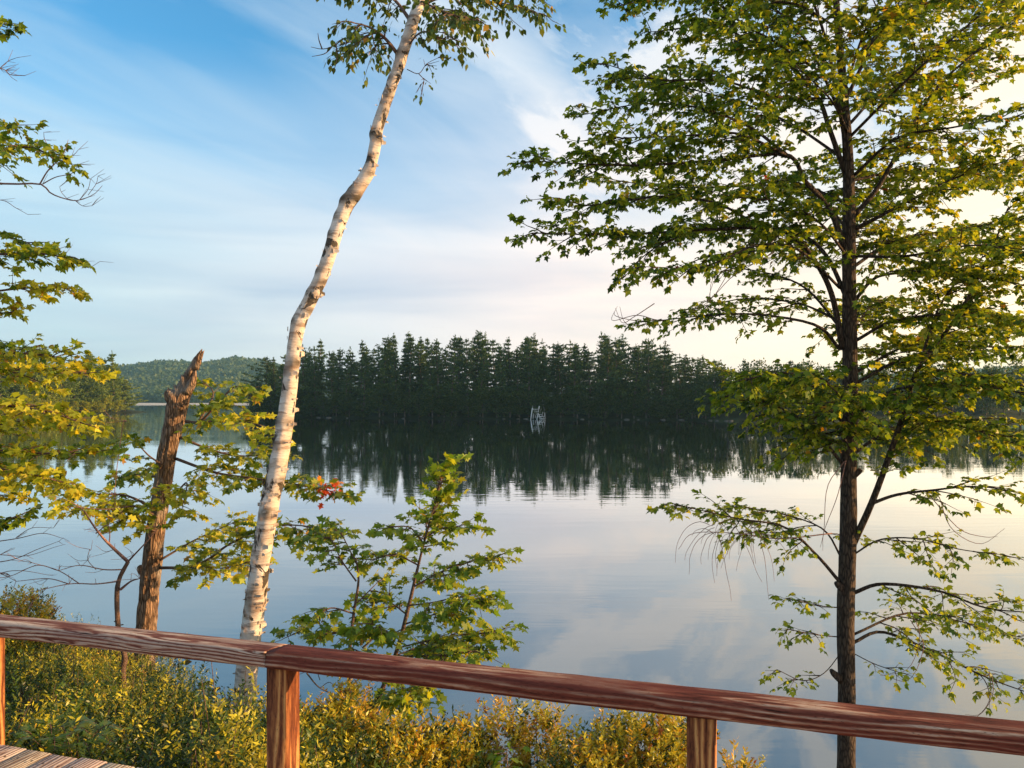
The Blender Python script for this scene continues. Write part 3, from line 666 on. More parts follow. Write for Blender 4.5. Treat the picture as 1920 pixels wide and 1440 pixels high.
for pts, r0, pal, tl in ol:
    grow(W, L, PP(pts, DK), r0, .006, OAK, .155, pal, spacing=.11, tl=tl, start=.15, sub=.13, rise=.08, droop=.25, nl=5, tilt=.75, rg=ro)
for k in range(46):       # one spray already turned red
    leaves(L, [P(612 + ro.normal(0, 16), 917 + ro.normal(0, 8), DK - 1.3 + ro.normal(0, .1))], [nz(ro.normal(0, 1, 3) + [0, 0, -.3])], [nz(UP + ro.normal(0, .6, 3))], .13 * ro.uniform(.6, 1), OAK, pick(1, [(3, (.55, .07, .02)), (1, (.6, .22, .03))], ro))
w = W.build('branches', M['twig'], root, smooth=True); l = L.build('foliage', M['leaf'], root); fix(root, tr, w, l)

# ------------------------------------------------------------------ dead sapling in front of it
DS = 8.0
root = empty('dead_sapling', P(232, 1300, DS)); tag(root, 'thin bare dead sapling forking to the left of the broken trunk', 'tree')
B = MB()
tube(B, PP([(236, 1320), (230, 1262), (234, 1235), (228, 1205), (222, 1180), (219, 1120), (224, 1085), (240, 1053)], DS), [.032, .03, .03, .028, .026, .025, .022, .02], 9, 50, rough=.18, rf=(2, 6))
S = B.build('trunk', M['twig'], root, smooth=True)
B = MB(); rs = np.random.default_rng(5)
for pts, r0 in [([(240, 1053), (215, 1030), (195, 1010), (175, 985), (155, 955), (130, 940)], .02), ([(226, 1105), (245, 1090), (262, 1085)], .016), ([(240, 1053), (252, 1040), (280, 1010), (300, 985)], .012),
                ([(232, 1068), (195, 1068), (150, 1060), (110, 1070)], .008), ([(222, 1090), (180, 1095), (130, 1095), (60, 1110)], .009), ([(205, 1020), (206, 1000), (204, 985)], .007), ([(180, 1000), (200, 985), (225, 975)], .007),
                ([(150, 1095), (110, 1070), (60, 1055)], .006), ([(130, 1095), (90, 1085), (30, 1090)], .006), ([(110, 1070), (70, 1060), (20, 1080), (-20, 1085)], .005), ([(230, 965), (215, 930), (230, 800), (238, 790)], .004),
                ([(180, 1068), (165, 1050), (168, 1030)], .004), ([(90, 1100), (60, 1130), (50, 1150)], .004)]:
    tube(B, PP([(a, b, -.1 * i) for i, (a, b) in enumerate(pts)], DS), np.linspace(r0, .003, len(pts)), 5, 20, cap=False, rough=.1)
    for s in range(5):
        i = rs.integers(1, len(pts)); a, b = pts[i]; dx, dy = rs.uniform(-50, 10), rs.uniform(-25, 15)
        tube(B, PP([(a, b, -.1 * i), (a + dx * .5, b + dy * .5 + rs.normal(0, 5), -.1 * i), (a + dx, b + dy, -.1 * i - .1)], DS), [.003, .0025, .0015], 3, 7, cap=False)
o = B.build('branches', M['deadtwig'], root, smooth=True); fix(root, S, o)

# ------------------------------------------------------------------ maple entering from the left
DL = 7.6
root = empty('maple_tree', (P(-420, 750, DL)[0], DL, 1.4)); tag(root, 'golden-lit maple whose branches reach in from the left edge of the view', 'tree')
B, W, L = MB(), MB(), MB(); rl = np.random.default_rng(31)
X0 = P(-420, 750, DL)[0]
tube(B, [(X0 - .1, DL, 1.0), (X0, DL, 3), (X0 + .05, DL, 5), (X0 - .05, DL, 7.5), (X0, DL, 10.5)], [.16, .13, .11, .08, .02], 16, 60, rough=.12)
PY = [(1, G2), (4, G3), (7, (.42, .44, .035)), (5, (.56, .5, .04)), (.5, OR)]
ll = [([(-420, 400, 0), (-200, 330, 0), (-60, 300, -.1), (50, 275, -.2), (105, 300, -.2)], .03, PALR, .55), ([(-420, 330, 0), (-200, 260, .3), (-60, 235, .4), (20, 235, .5)], .026, PALR, .5),
      ([(-420, 560, 0), (-200, 500, 0), (-40, 480, -.1), (60, 475, -.2), (125, 482, -.3)], .026, PALR, .4), ([(-100, 420, 0), (0, 440, .1), (50, 455, .1)], .014, PALR, .35),
      ([(-420, 620, 0), (-200, 570, .1), (-40, 550, .1), (50, 540, .1), (125, 540, .1)], .022, PY, .35), ([(-420, 640, 0), (-150, 600, .3), (-30, 590, .4), (20, 585, .4)], .018, PY, .3),
      ([(-420, 760, 0), (-200, 720, 0), (-30, 700, -.1), (70, 690, -.2), (150, 700, -.3)], .03, PY, .6), ([(-420, 740, 0), (-200, 690, .5), (-30, 665, .8), (80, 665, 1.1), (140, 680, 1.2)], .028, PY, .55),
      ([(-420, 820, 0), (-200, 780, -.3), (-30, 760, -.6), (80, 770, -.8), (150, 792, -.9)], .028, PY, .5), ([(-420, 860, 0), (-200, 830, .2), (-30, 800, .3), (60, 790, .3), (140, 800, .3)], .024, PY, .5),
      ([(-420, 880, 0), (-200, 860, 0), (-30, 845, 0), (70, 850, -.1), (170, 850, -.2)], .024, PALR, .45), ([(-420, 930, 0), (-200, 900, -.3), (-30, 880, -.5), (40, 885, -.6), (120, 905, -.8)], .02, PY, .35),
      ([(-420, 960, 0), (-150, 930, .2), (-30, 925, .2), (30, 935, .2)], .018, PY, .35), ([(-400, 1000, 0), (-150, 990, -.2), (-30, 985, -.3), (40, 965, -.3)], .014, PAL, .25),
      ([(-420, 200, 0), (-200, 100, 0), (-60, 60, 0), (8, 45, 0)], .02, PAL, .25), ([(-420, 700, 0), (-250, 650, .8), (-60, 640, 1.4), (60, 655, 1.8)], .024, PAL, .5)]
for pts, r0, pal, tl in ll:
    grow(W, L, PP(pts, DL), r0, .004, MAPLE, .08, pal, spacing=.075, tl=tl * 1.15, start=.42, sub=.1, nl=5, tilt=.75, rg=rl)
tr = B.build('trunk', M['maple_bark'], root, smooth=True); w = W.build('branches', M['twig'], root, smooth=True); l = L.build('crown', M['leaf'], root)
B = MB()
for pts, r0 in [([(-60, 340), (20, 345), (75, 345), (95, 362), (120, 372), (145, 376), (175, 365), (192, 348)], .011), ([(75, 345), (90, 320), (110, 300), (122, 282), (128, 262)], .008), ([(105, 300), (135, 292), (148, 280)], .005),
                ([(80, 345), (105, 332), (135, 325), (148, 308)], .006), ([(100, 312), (96, 285), (84, 262), (82, 248)], .005), ([(140, 375), (155, 386), (172, 386)], .004), ([(150, 374), (165, 355), (170, 335)], .004), ([(125, 372), (115, 360), (112, 350)], .003),
                ([(165, 366), (180, 345), (184, 330)], .003), ([(-60, 130), (0, 128), (20, 140), (46, 142)], .006), ([(0, 128), (15, 115), (32, 108)], .004), ([(10, 132), (22, 145), (32, 152)], .003),
                ([(120, 480), (150, 490), (165, 502), (188, 490)], .004), ([(-60, 1060), (20, 1050), (70, 1030), (110, 1015)], .006), ([(-40, 1020), (30, 1010), (80, 1000), (120, 1010)], .006), ([(30, 1008), (60, 990), (100, 990)], .004),
                ([(-60, 1100), (0, 1075), (40, 1070), (90, 1078)], .005), ([(0, 1040), (50, 1042), (105, 1025)], .004), ([(-60, 385), (0, 375), (30, 390), (52, 402)], .004)]:
    tube(B, PP([(a, b, -.03 * i) for i, (a, b) in enumerate(pts)], DL), np.linspace(r0, .002, len(pts)), 5, 18, cap=False)
    if r0 < .0065:
        for s in range(5):
            i = rl.integers(0, len(pts)); a, b = pts[i]; tube(B, PP([(a, b), (a + rl.uniform(5, 30), b + rl.uniform(-22, 10))], DL), [.0025, .0014], 3, 3, cap=False)
o = B.build('dead_twigs', M['deadtwig'], root, smooth=True); fix(root, tr, w, l, o)

# ------------------------------------------------------------------ oak sapling in the middle
DM = 6.8
root = empty('oak_sapling', P(690, 1380, DM)); tag(root, 'young green oak sapling standing in front of the water behind the middle of the railing', 'tree')
B, W, L = MB(), MB(), MB(); rm = np.random.default_rng(41)
tube(B, PP([(660, 1400), (655, 1330), (655, 1230), (662, 1160), (672, 1090), (668, 1050)], DM), [.02, .018, .016, .013, .01, .006], 8, 40, rough=.1)
tube(B, PP([(672, 1400), (700, 1330), (730, 1260), (750, 1200), (768, 1130), (782, 1070), (797, 1010), (815, 945), (830, 885)], DM), [.024, .022, .02, .018, .016, .013, .01, .007, .003], 8, 60, rough=.1)
PS = [(3, (.09, .17, .018)), (5, (.17, .27, .025)), (4, (.32, .37, .035)), (.8, YL), (.1, OR)]
sl = [([(797, 1010, 0), (815, 945, 0), (832, 876, 0)], .2, .05), ([(800, 1000, 0), (812, 955, .05), (828, 890, .05)], .15, .1), ([(790, 1030, 0), (800, 1000, -.1), (810, 960, -.1)], .2, .1), ([(795, 1020), (770, 990), (738, 988)], .2, .3), ([(795, 1010), (830, 990, -.1), (872, 992, -.2)], .22, .3), ([(790, 1040), (800, 985, .2), (790, 960, .3)], .2, .2),
      ([(776, 1100), (820, 1075, -.1), (870, 1055, -.2), (925, 1045, -.3)], .24, .35), ([(776, 1100), (800, 1090, .3), (830, 1080, .5)], .24, .3), ([(785, 1060), (740, 1040, .1), (700, 1050, .2)], .26, .3),
      ([(768, 1135), (810, 1130, -.2), (860, 1120, -.4), (905, 1125, -.5)], .24, .4), ([(760, 1170), (820, 1150, -.3), (890, 1130, -.5)], .2, .5), ([(745, 1215), (810, 1200, -.2), (870, 1190, -.3), (930, 1185, -.5)], .3, .3),
      ([(740, 1230), (790, 1230, -.4), (850, 1225, -.6), (890, 1220, -.7)], .3, .3), ([(750, 1200), (720, 1180, -.3), (700, 1170, -.5)], .28, .2), ([(760, 1150), (730, 1130, .2), (690, 1130, .3)], .26, .2),
      ([(662, 1150), (620, 1140, -.1), (590, 1160, -.2), (560, 1185, -.3)], .26, .3), ([(660, 1180), (620, 1190, .2), (600, 1195, .3)], .22, .3), ([(668, 1090), (640, 1050, 0), (620, 1010, 0), (600, 1010, 0)], .2, .3), ([(670, 1060), (650, 1020, .1), (640, 1000, .1)], .18, .2),
      ([(660, 1140), (690, 1110, .1), (710, 1090, .2)], .2, .3), ([(735, 1250), (700, 1235, -.2), (670, 1220, -.3)], .22, .3), ([(700, 1330), (740, 1300, -.1), (800, 1290, -.3)], .22, .3), ([(700, 1330), (730, 1310, -.4), (770, 1315, -.6)], .2, .3),
      ([(740, 1230), (800, 1210, .3), (860, 1210, .5)], .26, .3)]
for pts, tl, st in sl:
    grow(W, L, PP(pts, DM), .008, .003, OAK, .098, PS, spacing=.055, tl=tl * 1.02, start=st * .7, sub=.075, nl=4, tilt=.8, rise=.12, droop=.2, rg=rm, tipscale=.6)
tr = B.build('stem', M['twig'], root, smooth=True); w = W.build('branches', M['twig'], root, smooth=True); l = L.build('foliage', M['leaf'], root)
B = MB()
for pts, r0 in [([(575, 1262), (600, 1290), (640, 1305), (660, 1300)], .008), ([(600, 1290), (620, 1280), (640, 1310)], .004), ([(640, 1240), (630, 1210), (650, 1190)], .004), ([(600, 1275), (590, 1255), (560, 1265)], .004), ([(650, 1330), (665, 1280), (700, 1260)], .005),
                ([(620, 1300), (640, 1330), (645, 1350)], .004), ([(680, 1215), (700, 1195), (690, 1185)], .012), ([(660, 1190), (700, 1198), (725, 1200)], .014)]:
    B = MB(); tube(B, PP(pts, DM + .3), np.linspace(r0, .002, len(pts)), 5, 14, cap=False); fix(root, B.build('dead_twig', M['pine_bark'], root, smooth=True))
fix(root, tr, w, l)

# ------------------------------------------------------------------ low shrubs
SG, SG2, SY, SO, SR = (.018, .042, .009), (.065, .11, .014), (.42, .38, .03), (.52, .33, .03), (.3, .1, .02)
def sprigs(L, W, base, h, d, n, size, colr, rg, stem=True):
    """upright leafy shoots: base (k,3), height, direction"""
    k = len(base); tt = np.linspace(.25, 1, n)
    Ppos = base[:, None, :] + d[:, None, :] * (h[:, None] * tt[None, :])[:, :, None]
    a = rg.uniform(0, 2 * math.pi, (k, n)); el = rg.uniform(.2, 1.0, (k, n))
    D = np.stack([np.cos(a) * np.cos(el), np.sin(a) * np.cos(el), np.sin(el)], -1)
    Nn = nz(np.cross(D, rg.normal(0, 1, (k, n, 3)))) ; Nn[..., 2] = np.abs(Nn[..., 2]); Nn = nz(Nn + [0, 0, .4])
    leaves(L, Ppos.reshape(-1, 3), D.reshape(-1, 3), Nn.reshape(-1, 3), (size * rg.uniform(.6, 1.2, (k, n))).ravel(), NARROW,
           np.repeat(colr, n, 0) * rg.uniform(.75, 1.3, (k * n, 1)))
rh = np.random.default_rng(51)
def field(x, y, s, seed):
    return np.array([mnoise.noise(Vector((float(a) * s, float(b) * s, seed))) for a, b in zip(x, y)])
L = MB(); W = MB()
n = 21000
y = 3.35 + (rh.uniform(0, 1, n) ** 1.25) * 10.5; x = rh.uniform(-.74, .02, n) * y + rh.uniform(-.3, .6, n)
ok = (y < shore_y(x) + .05) & (x < 2.1); x, y = x[ok], y[ok]
tdeck = (x - RAIL0[0]) * (-U2[1]) + (y - RAIL0[1]) * U2[0]; ok = tdeck > .18; x, y = x[ok], y[ok]
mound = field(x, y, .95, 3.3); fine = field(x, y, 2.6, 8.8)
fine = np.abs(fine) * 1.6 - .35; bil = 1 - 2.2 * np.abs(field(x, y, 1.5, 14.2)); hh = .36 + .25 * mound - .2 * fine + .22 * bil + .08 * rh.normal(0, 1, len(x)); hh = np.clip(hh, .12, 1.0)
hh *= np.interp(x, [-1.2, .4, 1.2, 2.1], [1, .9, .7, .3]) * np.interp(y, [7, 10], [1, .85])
hue = .55 * field(x, y, .8, 20.) + .5 * field(x, y, 3.1, 31.) + .3 * bil - .02 + rh.normal(0, .16, len(x))  # yellower mound tops: new growth, plus sunlit highlights painted into the leaf colour
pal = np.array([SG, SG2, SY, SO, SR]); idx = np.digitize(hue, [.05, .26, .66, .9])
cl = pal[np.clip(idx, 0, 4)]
zb = bank_z(x, y); lvl = rh.uniform(.25, 1, len(x)) ** .6
base = np.stack([x, y, zb + hh * lvl - .16], -1); dr = nz(np.stack([rh.normal(.05, .35, len(x)), rh.normal(0, .35, len(x)), np.ones(len(x))], -1))
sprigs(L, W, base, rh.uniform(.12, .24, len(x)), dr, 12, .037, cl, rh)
W = MB()
for i in rh.choice(len(x), 900, replace=False):
    b0 = np.array([x[i], y[i], zb[i] - .05]); top = base[i] + dr[i] * rh.uniform(.08, .3) + rh.normal(0, .04, 3)
    tube(W, [b0, (b0 + top) / 2 + rh.normal(0, .04, 3), top], [.006, .004, .0018], 4, 6, cap=False)
lsh = L.build('low_shrubs', M['shrub_leaf']); W.build('stems', M['twig'], lsh, smooth=True)
tag(lsh, 'thick knee-high green and golden shrubs covering the bank below the railing', 'shrubs', kind='stuff')
# single bushes whose tops stand out against the water
bushes = [(622, 1345, 5.6, .30, 'orange-tipped bush just right of the lit railing post, against dark water'),
          (655, 1300, 5.9, .20, 'narrow golden shoot-like bush standing higher beneath the oak sapling stem'),
          (715, 1372, 5.3, .28, 'green and gold bush under the hanging leaves of the oak sapling'),
          (815, 1378, 5.5, .26, 'low rounded gold-green bush midway between oak sapling and tall pair'),
          (862, 1362, 5.8, .18, 'small green bush at the left foot of the tall narrow one'),
          (940, 1328, 5.9, .20, 'tall narrow olive bush reaching nearly to the rail, left of its orange neighbour'),
          (1012, 1335, 6.0, .22, 'tall orange-yellow bush right of the narrow olive bush'),
          (1092, 1388, 5.4, .24, 'low dark green bush in the dip between the taller golden ones'),
          (1140, 1362, 5.7, .22, 'dome-shaped yellow bush left of the broad one before the right post'),
          (1205, 1345, 5.6, .30, 'broad bright gold bush a little left of the right railing post'),
          (1262, 1352, 5.7, .26, 'greenish gold bush touching the left side of the right railing post'),
          (1385, 1428, 5.2, .16, 'small orange-tipped bush tuft just right of the right railing post'),
          (35, 1122, 8.6, .36, 'yellow-green bush rising above the left end of the rail')]
for (px, py, d, r, lab) in bushes:
    top = P(px, py, d); g = float(bank_z(top[0], top[1])); root = empty('bush', (top[0], top[1], g)); tag(root, lab, 'bush', 'bushes along the shore')
    L, W = MB(), MB(); H = top[2] - g; k = int(420 * (r / .25) ** 1.6)
    warm = {'o': .33, 'y': .3, 'g': .16}['o' if 'orange' in lab else 'y' if ('gold' in lab or 'yellow' in lab) else 'g']
    u = rh.normal(0, 1, (k, 3)); u = nz(u) * (rh.uniform(.25, 1, (k, 1)) ** .5); u[:, 2] = np.abs(u[:, 2]) if False else u[:, 2]
    lump = 1 + .35 * np.array([mnoise.noise(Vector((float(a) * 2.2, float(b) * 2.2, px * .1 + float(c) * 2))) for a, b, c in u])
    b = np.array([0, 0, H * .62]) + u * np.array([r, r, H * .36]) * lump[:, None]
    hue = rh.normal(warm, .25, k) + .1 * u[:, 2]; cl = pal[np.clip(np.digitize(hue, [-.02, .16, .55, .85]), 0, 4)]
    dr = nz(u * [.5, .5, .2] + [0, 0, .8] + rh.normal(0, .2, (k, 3)))
    sprigs(L, W, b, rh.uniform(.1, .2, k), dr, 11, .046, cl, rh)
    for s in range(9):
        e = b[rh.integers(0, k)]; tube(W, [(rh.normal(0, .03), rh.normal(0, .03), -.05), e * [.5, .5, .6], e], [.008, .006, .003], 4, 8, cap=False)
    L.build('foliage', M['shrub_leaf'], root); W.build('stems', M['twig'], root, smooth=True)
# fern by the deck edge and big-leaved seedlings
def fern(px, py, d, lab, n=6, ln=.22, seed=0):
    rf = np.random.default_rng(seed); p = P(px, py, d); g = float(bank_z(p[0], p[1])); root = empty('fern', (p[0], p[1], g)); tag(root, lab, 'fern', 'ferns at the deck edge')
    W, L = MB(), MB(); H = p[2] - g
    for i in range(n):
        a = i * 2 * math.pi / n + rf.uniform(-.3, .3); o = np.array([math.cos(a), math.sin(a), 0])
        pts = np.array([[0, 0, 0], o * .03 + [0, 0, H * .7], o * ln * .6 + [0, 0, H], o * ln + [0, 0, H * .93]]); c = catmull(pts, 24); tube(W, pts, [.005, .004, .003, .0015], 4, 10, cap=False)
        for j in range(9, 24):
            t = nz(c[min(j + 1, 23)] - c[j - 1]); sd = nz(np.cross(t, UP)); w = .075 * math.sin((j - 7) / 17 * math.pi * .93 + .1)
            for s in (-1, 1):
                leaves(L, [c[j]], [nz(sd * s + t * .35)], [UP], w, NARROW * [1.1, 1, 1], pick(1, [(1, (.09, .16, .02)), (1, (.16, .2, .03))], rf))
    L.build('fronds', M['shrub_leaf'], root); W.build('stems', M['twig'], root, smooth=True)
fern(100, 1366, 3.95, 'small bright fern at the far left edge of the deck boards', 6, .2, 1)
fern(140, 1376, 4.0, 'dark green fern beside the deck boards, right of the brighter fern', 7, .22, 2)
def seedling(px, py, d, lab, seed):
    rf = np.random.default_rng(seed); p = P(px, py, d); g = float(bank_z(p[0], p[1])); root = empty('maple_seedling', (p[0], p[1], g)); tag(root, lab, 'seedling', 'maple seedlings among the shrubs')
    W, L = MB(), MB(); H = p[2] - g; tube(W, [(0, 0, -.05), (.01, 0, H * .6), (0, 0, H)], [.006, .005, .003], 5, 8)
    for i in range(26):
        a = rf.uniform(0, 6.28); z = rf.uniform(.7, 1.02) * H; o = np.array([math.cos(a), math.sin(a), rf.uniform(-.1, .3)]); l_ = rf.uniform(.03, .15)
        tube(W, [(0, 0, z), np.array([0, 0, z]) + o * l_], [.002, .0015], 3, 2, cap=False)
        leaves(L, [np.array([0, 0, z]) + o * l_], [o * [1, 1, 0] + [0, 0, -.3]], [nz(UP + rf.normal(0, .4, 3))], .085 * rf.uniform(.7, 1.1), MAPLE, pick(1, [(2, (.07, .16, .015)), (1, (.13, .2, .02))], rf))
    L.build('foliage', M['leaf'], root); W.build('stem', M['twig'], root, smooth=True)
seedling(950, 1405, 4.9, 'bright green lobed-leaf seedling below the middle of the right rail', 1)
seedling(485, 1425, 4.6, 'bright green lobed-leaf seedling at the left foot of the lit post', 2)
seedling(95, 1395, 4.5, 'dark green lobed-leaf seedling deep in the shrubs near the deck corner', 3)

# ------------------------------------------------------------------ far trees
def pine_proto(seed, H=18., low=.16, wid=3.0, dens=1.0, pal=None):
    rg = np.random.default_rng(seed); T = MB(); L = MB()
    lean = rg.normal(0, .45, 2); asym = rg.uniform(0, 6.28)
    tp = [(0, 0, -.8), (lean[0] * .3, lean[1] * .3, H * .4), (lean[0], lean[1], H * .8), (lean[0] * 1.1, lean[1] * 1.1, H)]
    tube(T, tp, [.24, .17, .09, .02], 7, 14); c = catmull(tp, 40)
    z = low * H; Pn, D, Nn, S = [], [], [], []
    while z < H * .985:
        t = (z / H - low) / (1 - low); prof = min(1, .55 + t * 2.2) * (1 - t) ** .75 * 1.15
        Lb = wid * (prof * rg.uniform(.4, 1.45) + .1); nb = rg.integers(4, 7)
        ctr = np.array([np.interp(z, c[:, 2], c[:, 0]), np.interp(z, c[:, 2], c[:, 1]), z]); a0 = rg.uniform(0, 6.28)
        for b in range(nb):
            if rg.uniform() < .2: continue
            a = a0 + b * 6.283 / nb + rg.normal(0, .25); ln = Lb * rg.uniform(.5, 1.15) * (1 + .4 * math.cos(a - asym)); o = np.array([math.cos(a), math.sin(a), 0])
            up = .12 + .35 * t; e = ctr + o * ln + UP * ln * up
            tube(T, [ctr, ctr + o * ln * .5 + UP * ln * up * .25, e], [.05, .035, .012], 3, 4, cap=False)
            m = max(3, int(ln * 7 * dens))
            for j in range(m):
                u = rg.uniform(.2, 1.0); q = ctr + o * ln * u + UP * ln * up * u ** 1.6 + np.array([-o[1], o[0], 0]) * rg.normal(0, .16 * ln * (1.15 - u) + .12)
                for g in range(5):
                    Pn.append(q + rg.normal(0, .14, 3) * [1, 1, .5]); D.append(nz(o * .6 + rg.normal(0, .7, 3) + [0, 0, .35])); Nn.append(nz(UP + rg.normal(0, .5, 3))); S.append(rg.uniform(.28, .6))
        z += rg.uniform(.6, 1.15) * (1.1 - .1 * t)
    for j in range(30):
        Pn.append(c[-1] + rg.normal(0, .12, 3) + [0, 0, rg.uniform(-1.0, .3)]); D.append(nz(rg.normal(0, .5, 3) + [0, 0, 1.])); Nn.append(nz(rg.normal(0, 1, 3))); S.append(rg.uniform(.2, .45))
    pal = pal or [(4, (.03, .065, .016)), (3, (.06, .11, .024)), (1.8, (.11, .16, .034))]
    leaves(L, np.array(Pn), np.array(D), np.array(Nn), np.array(S), BLADE * [.42, 1, 1], pick(len(Pn), pal, rg))
    return T, L
def round_proto(seed, H=10., wid=3.2, pal=None, n=2600, size=.5):
    rg = np.random.default_rng(seed); T = MB(); L = MB()
    tube(T, [(0, 0, -.8), (.1, 0, H * .35), (rg.normal(0, .3), rg.normal(0, .3), H * .8)], [.22, .16, .05], 7, 10)
    cl = []
    for i in range(16):
        a = rg.uniform(0, 6.28); z = rg.uniform(.18, .95); rr = wid * math.sqrt(max(.05, 1 - ((z - .5) / .55) ** 2)) * rg.uniform(.3, .8)
        cl.append((rr * math.cos(a), rr * math.sin(a), z * H)); tube(T, [(0, 0, max(.2, z - .25) * H), cl[-1]], [.07, .02], 3, 3, cap=False)
    cl = np.array(cl); k = rg.integers(0, 16, n); u = nz(rg.normal(0, 1, (n, 3))) * rg.uniform(.3, 1, (n, 1)) ** .5 * rg.uniform(.6, 1.5, (16, 1))[k] * np.array([wid * .42, wid * .42, H * .11])
    Pn = cl[k] + u
    leaves(L, Pn, nz(u + rg.normal(0, .6, (n, 3))), nz(UP + rg.normal(0, .6, (n, 3))), size * rg.uniform(.5, 1.1, n), OVATE * [1.3, 1, 1], pick(n, pal or [(3, (.03, .06, .014)), (3, (.05, .085, .018)), (1, (.09, .11, .02))], rg))
    return T, L
protos = {}
def make(kind, lst):
    out = []
    for T, L in lst:
        t = T.build('trunk', M['pine_bark'], None, link=False); l = L.build('crown', M['needle'] if 'pine' in kind else M['leaf'], None, link=False); out.append((t, l))
    protos[kind] = out
make('pine', [pine_proto(100 + i, 18, [.14, .06, .22, .1, .3, .05, .16, .2, .12][i], [3.2, 2.5, 3.8, 2.2, 3.0, 3.5, 2.4, 4.0, 2.8][i], [1, 1.1, .8, 1, .7, 1, .9, .75, 1][i]) for i in range(9)])
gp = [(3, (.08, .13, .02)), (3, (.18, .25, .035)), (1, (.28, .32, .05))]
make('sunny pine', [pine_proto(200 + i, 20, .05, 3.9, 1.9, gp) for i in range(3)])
make('broad', [round_proto(300 + i, 10, 3.4) for i in range(4)])
make('broad gold', [round_proto(400 + i, 6, 3.2, [(2, (.16, .22, .03)), (3, (.32, .33, .04)), (1, (.08, .13, .02))]) for i in range(2)])
used = set(); trees = []
def place(kind, name, px, d, sh, label, group, v=None, z=0, sw=None, zb=None):
    ps = protos[kind]; i = random.randrange(len(ps)) if v is None else v % len(ps)
    x = (px - 960) / F * d; root = empty(name, (x, d, z if zb is None else zb), random.uniform(0, 6.28)); sw = sw or sh * random.uniform(.9, 1.15); root.scale = (sw, sw, sh)
    for src in ps[i]:
        o = src if (kind, i, src.name[:4]) not in used else src.copy()
        used.add((kind, i, src.name[:4])); C.objects.link(o); o.parent = root
        o.name = 'trunk' if src.name.startswith('trunk') else 'crown'
    tag(root, label, 'tree', group); trees.append(root); return root

def shore_d(px):      # distance to the waterline of the opposite shore, from where it is seen
    yy = np.interp(px, [430, 560, 700, 1008, 1300, 1420, 1600, 2100], [781, 783, 784.5, 786, 788, 791, 788, 783])
    return CZ * F / (yy - 750)
def top_y(px):        # treetop line read off the photograph
    return np.interp(px, [470, 500, 530, 570, 600, 640, 690, 730, 780, 830, 870, 930, 985, 1020, 1060, 1100, 1125, 1170, 1215, 1265, 1300, 1340],
                     [690, 682, 672, 655, 650, 660, 640, 634, 638, 645, 628, 634, 636, 640, 650, 648, 628, 636, 640, 648, 668, 680])
ordn = ['first', 'second', 'third', 'fourth', 'fifth', 'sixth', 'seventh', 'eighth', 'ninth', 'tenth', 'eleventh', 'twelfth', 'thirteenth', 'fourteenth', 'fifteenth', 'sixteenth', 'seventeenth', 'eighteenth', 'nineteenth', 'twentieth', 'twenty-first', 'twenty-second', 'twenty-third', 'twenty-fourth'] + ['twenty-fifth', 'twenty-sixth', 'twenty-seventh', 'twenty-eighth', 'twenty-ninth', 'thirtieth']
STAND = 1008
def row(p0, p1, step, back, dtop, desc, grp, rs, share=None, jit=8):
    xs = []; x = p0
    while x < p1: xs.append(x + rs.uniform(-jit, jit)); x += step * rs.uniform(.8, 1.2)
    xs = sorted(xs); left = [x for x in xs if x < STAND][::-1]; right = [x for x in xs if x >= STAND]
    for side, seq in (('left', left), ('right', right)):
        for i, px in enumerate(seq):
            d = float(shore_d(px)) + back * rs.uniform(.85, 1.25); ty = float(top_y(px)) + dtop + rs.choice([-4, -8, 0, 4, 8, 14, 22]) + rs.uniform(-3, 3)
            gz = .35 + back * .11; H = (CZ - (ty - 750) / F * d) - gz
            lab = share or f'{desc}, {ordn[i]} {side} of the white stand'
            place('pine', 'pine_tree', px, d, H / 18., lab, grp, z=gz, sw=rs.uniform(.75, 1.35))
rs = random.Random(77)
row(486, 1330, 27, 3.0, 4, 'front-row pine at the far waterline', 'pines at the edge of the opposite shore', rs)
row(490, 1330, 30, 9.0, -2, 'second-row pine of the far wood', 'pines in the second row of the opposite shore', rs)
row(484, 1335, 24, 16, 4, '', 'pines deep in the opposite wood', rs, share='dark pine deep in the opposite wood showing only between nearer trees')
row(484, 1335, 26, 26, 10, '', 'pines deep in the opposite wood', rs, share='dark pine deep in the opposite wood showing only between nearer trees')
# understorey at the water's edge
x = 478.
ul = []; 
while x < 1345: ul.append(x); x += rs.uniform(18, 32)
lf = [x for x in ul if x < STAND][::-1]; rt = [x for x in ul if x >= STAND]
for side, seq in (('left', lf), ('right', rt)):
    for i, px in enumerate(seq):
        d = float(shore_d(px)) + 1.5; place('broad', 'shore_tree', px, d, rs.uniform(.45, .75), f'low leafy tree under the far pines, {ordn[i]} {side} of the white stand', 'low leafy trees below the pines', z=.1, sw=rs.uniform(.7, 1.0))
# lower wood to the right, behind the big maple
xs = []; x = 1340.
while x < 1960: xs.append(x); x += rs.uniform(24, 36)
nl_ = [v for v in xs if v < 1590][::-1]; nr_ = [v for v in xs if v >= 1590]
for side, seq in (('left', nl_), ('right', nr_)):
    for i, px in enumerate(seq):
        d = float(shore_d(px)) + rs.uniform(3, 6); H = CZ - (rs.uniform(684, 704) - 750) / F * d
        place('broad', 'leafy_tree', px, d, H / 10., f'round leafy tree on the far shore, {ordn[i]} {side} of the big maple trunk', 'leafy trees on the right of the opposite shore', z=.4, sw=rs.uniform(.8, 1.1))
for px in np.arange(1335, 1960, 30):
    d = float(shore_d(px)) + 14; H = CZ - (rs.uniform(680, 694) - 750) / F * d
    place('pine', 'pine_tree', px + rs.uniform(-8, 8), d, H / 18., 'slim evergreen behind the round leafy trees of the right-hand opposite shore', 'evergreens behind the leafy trees', z=.5, sw=rs.uniform(.8, 1))
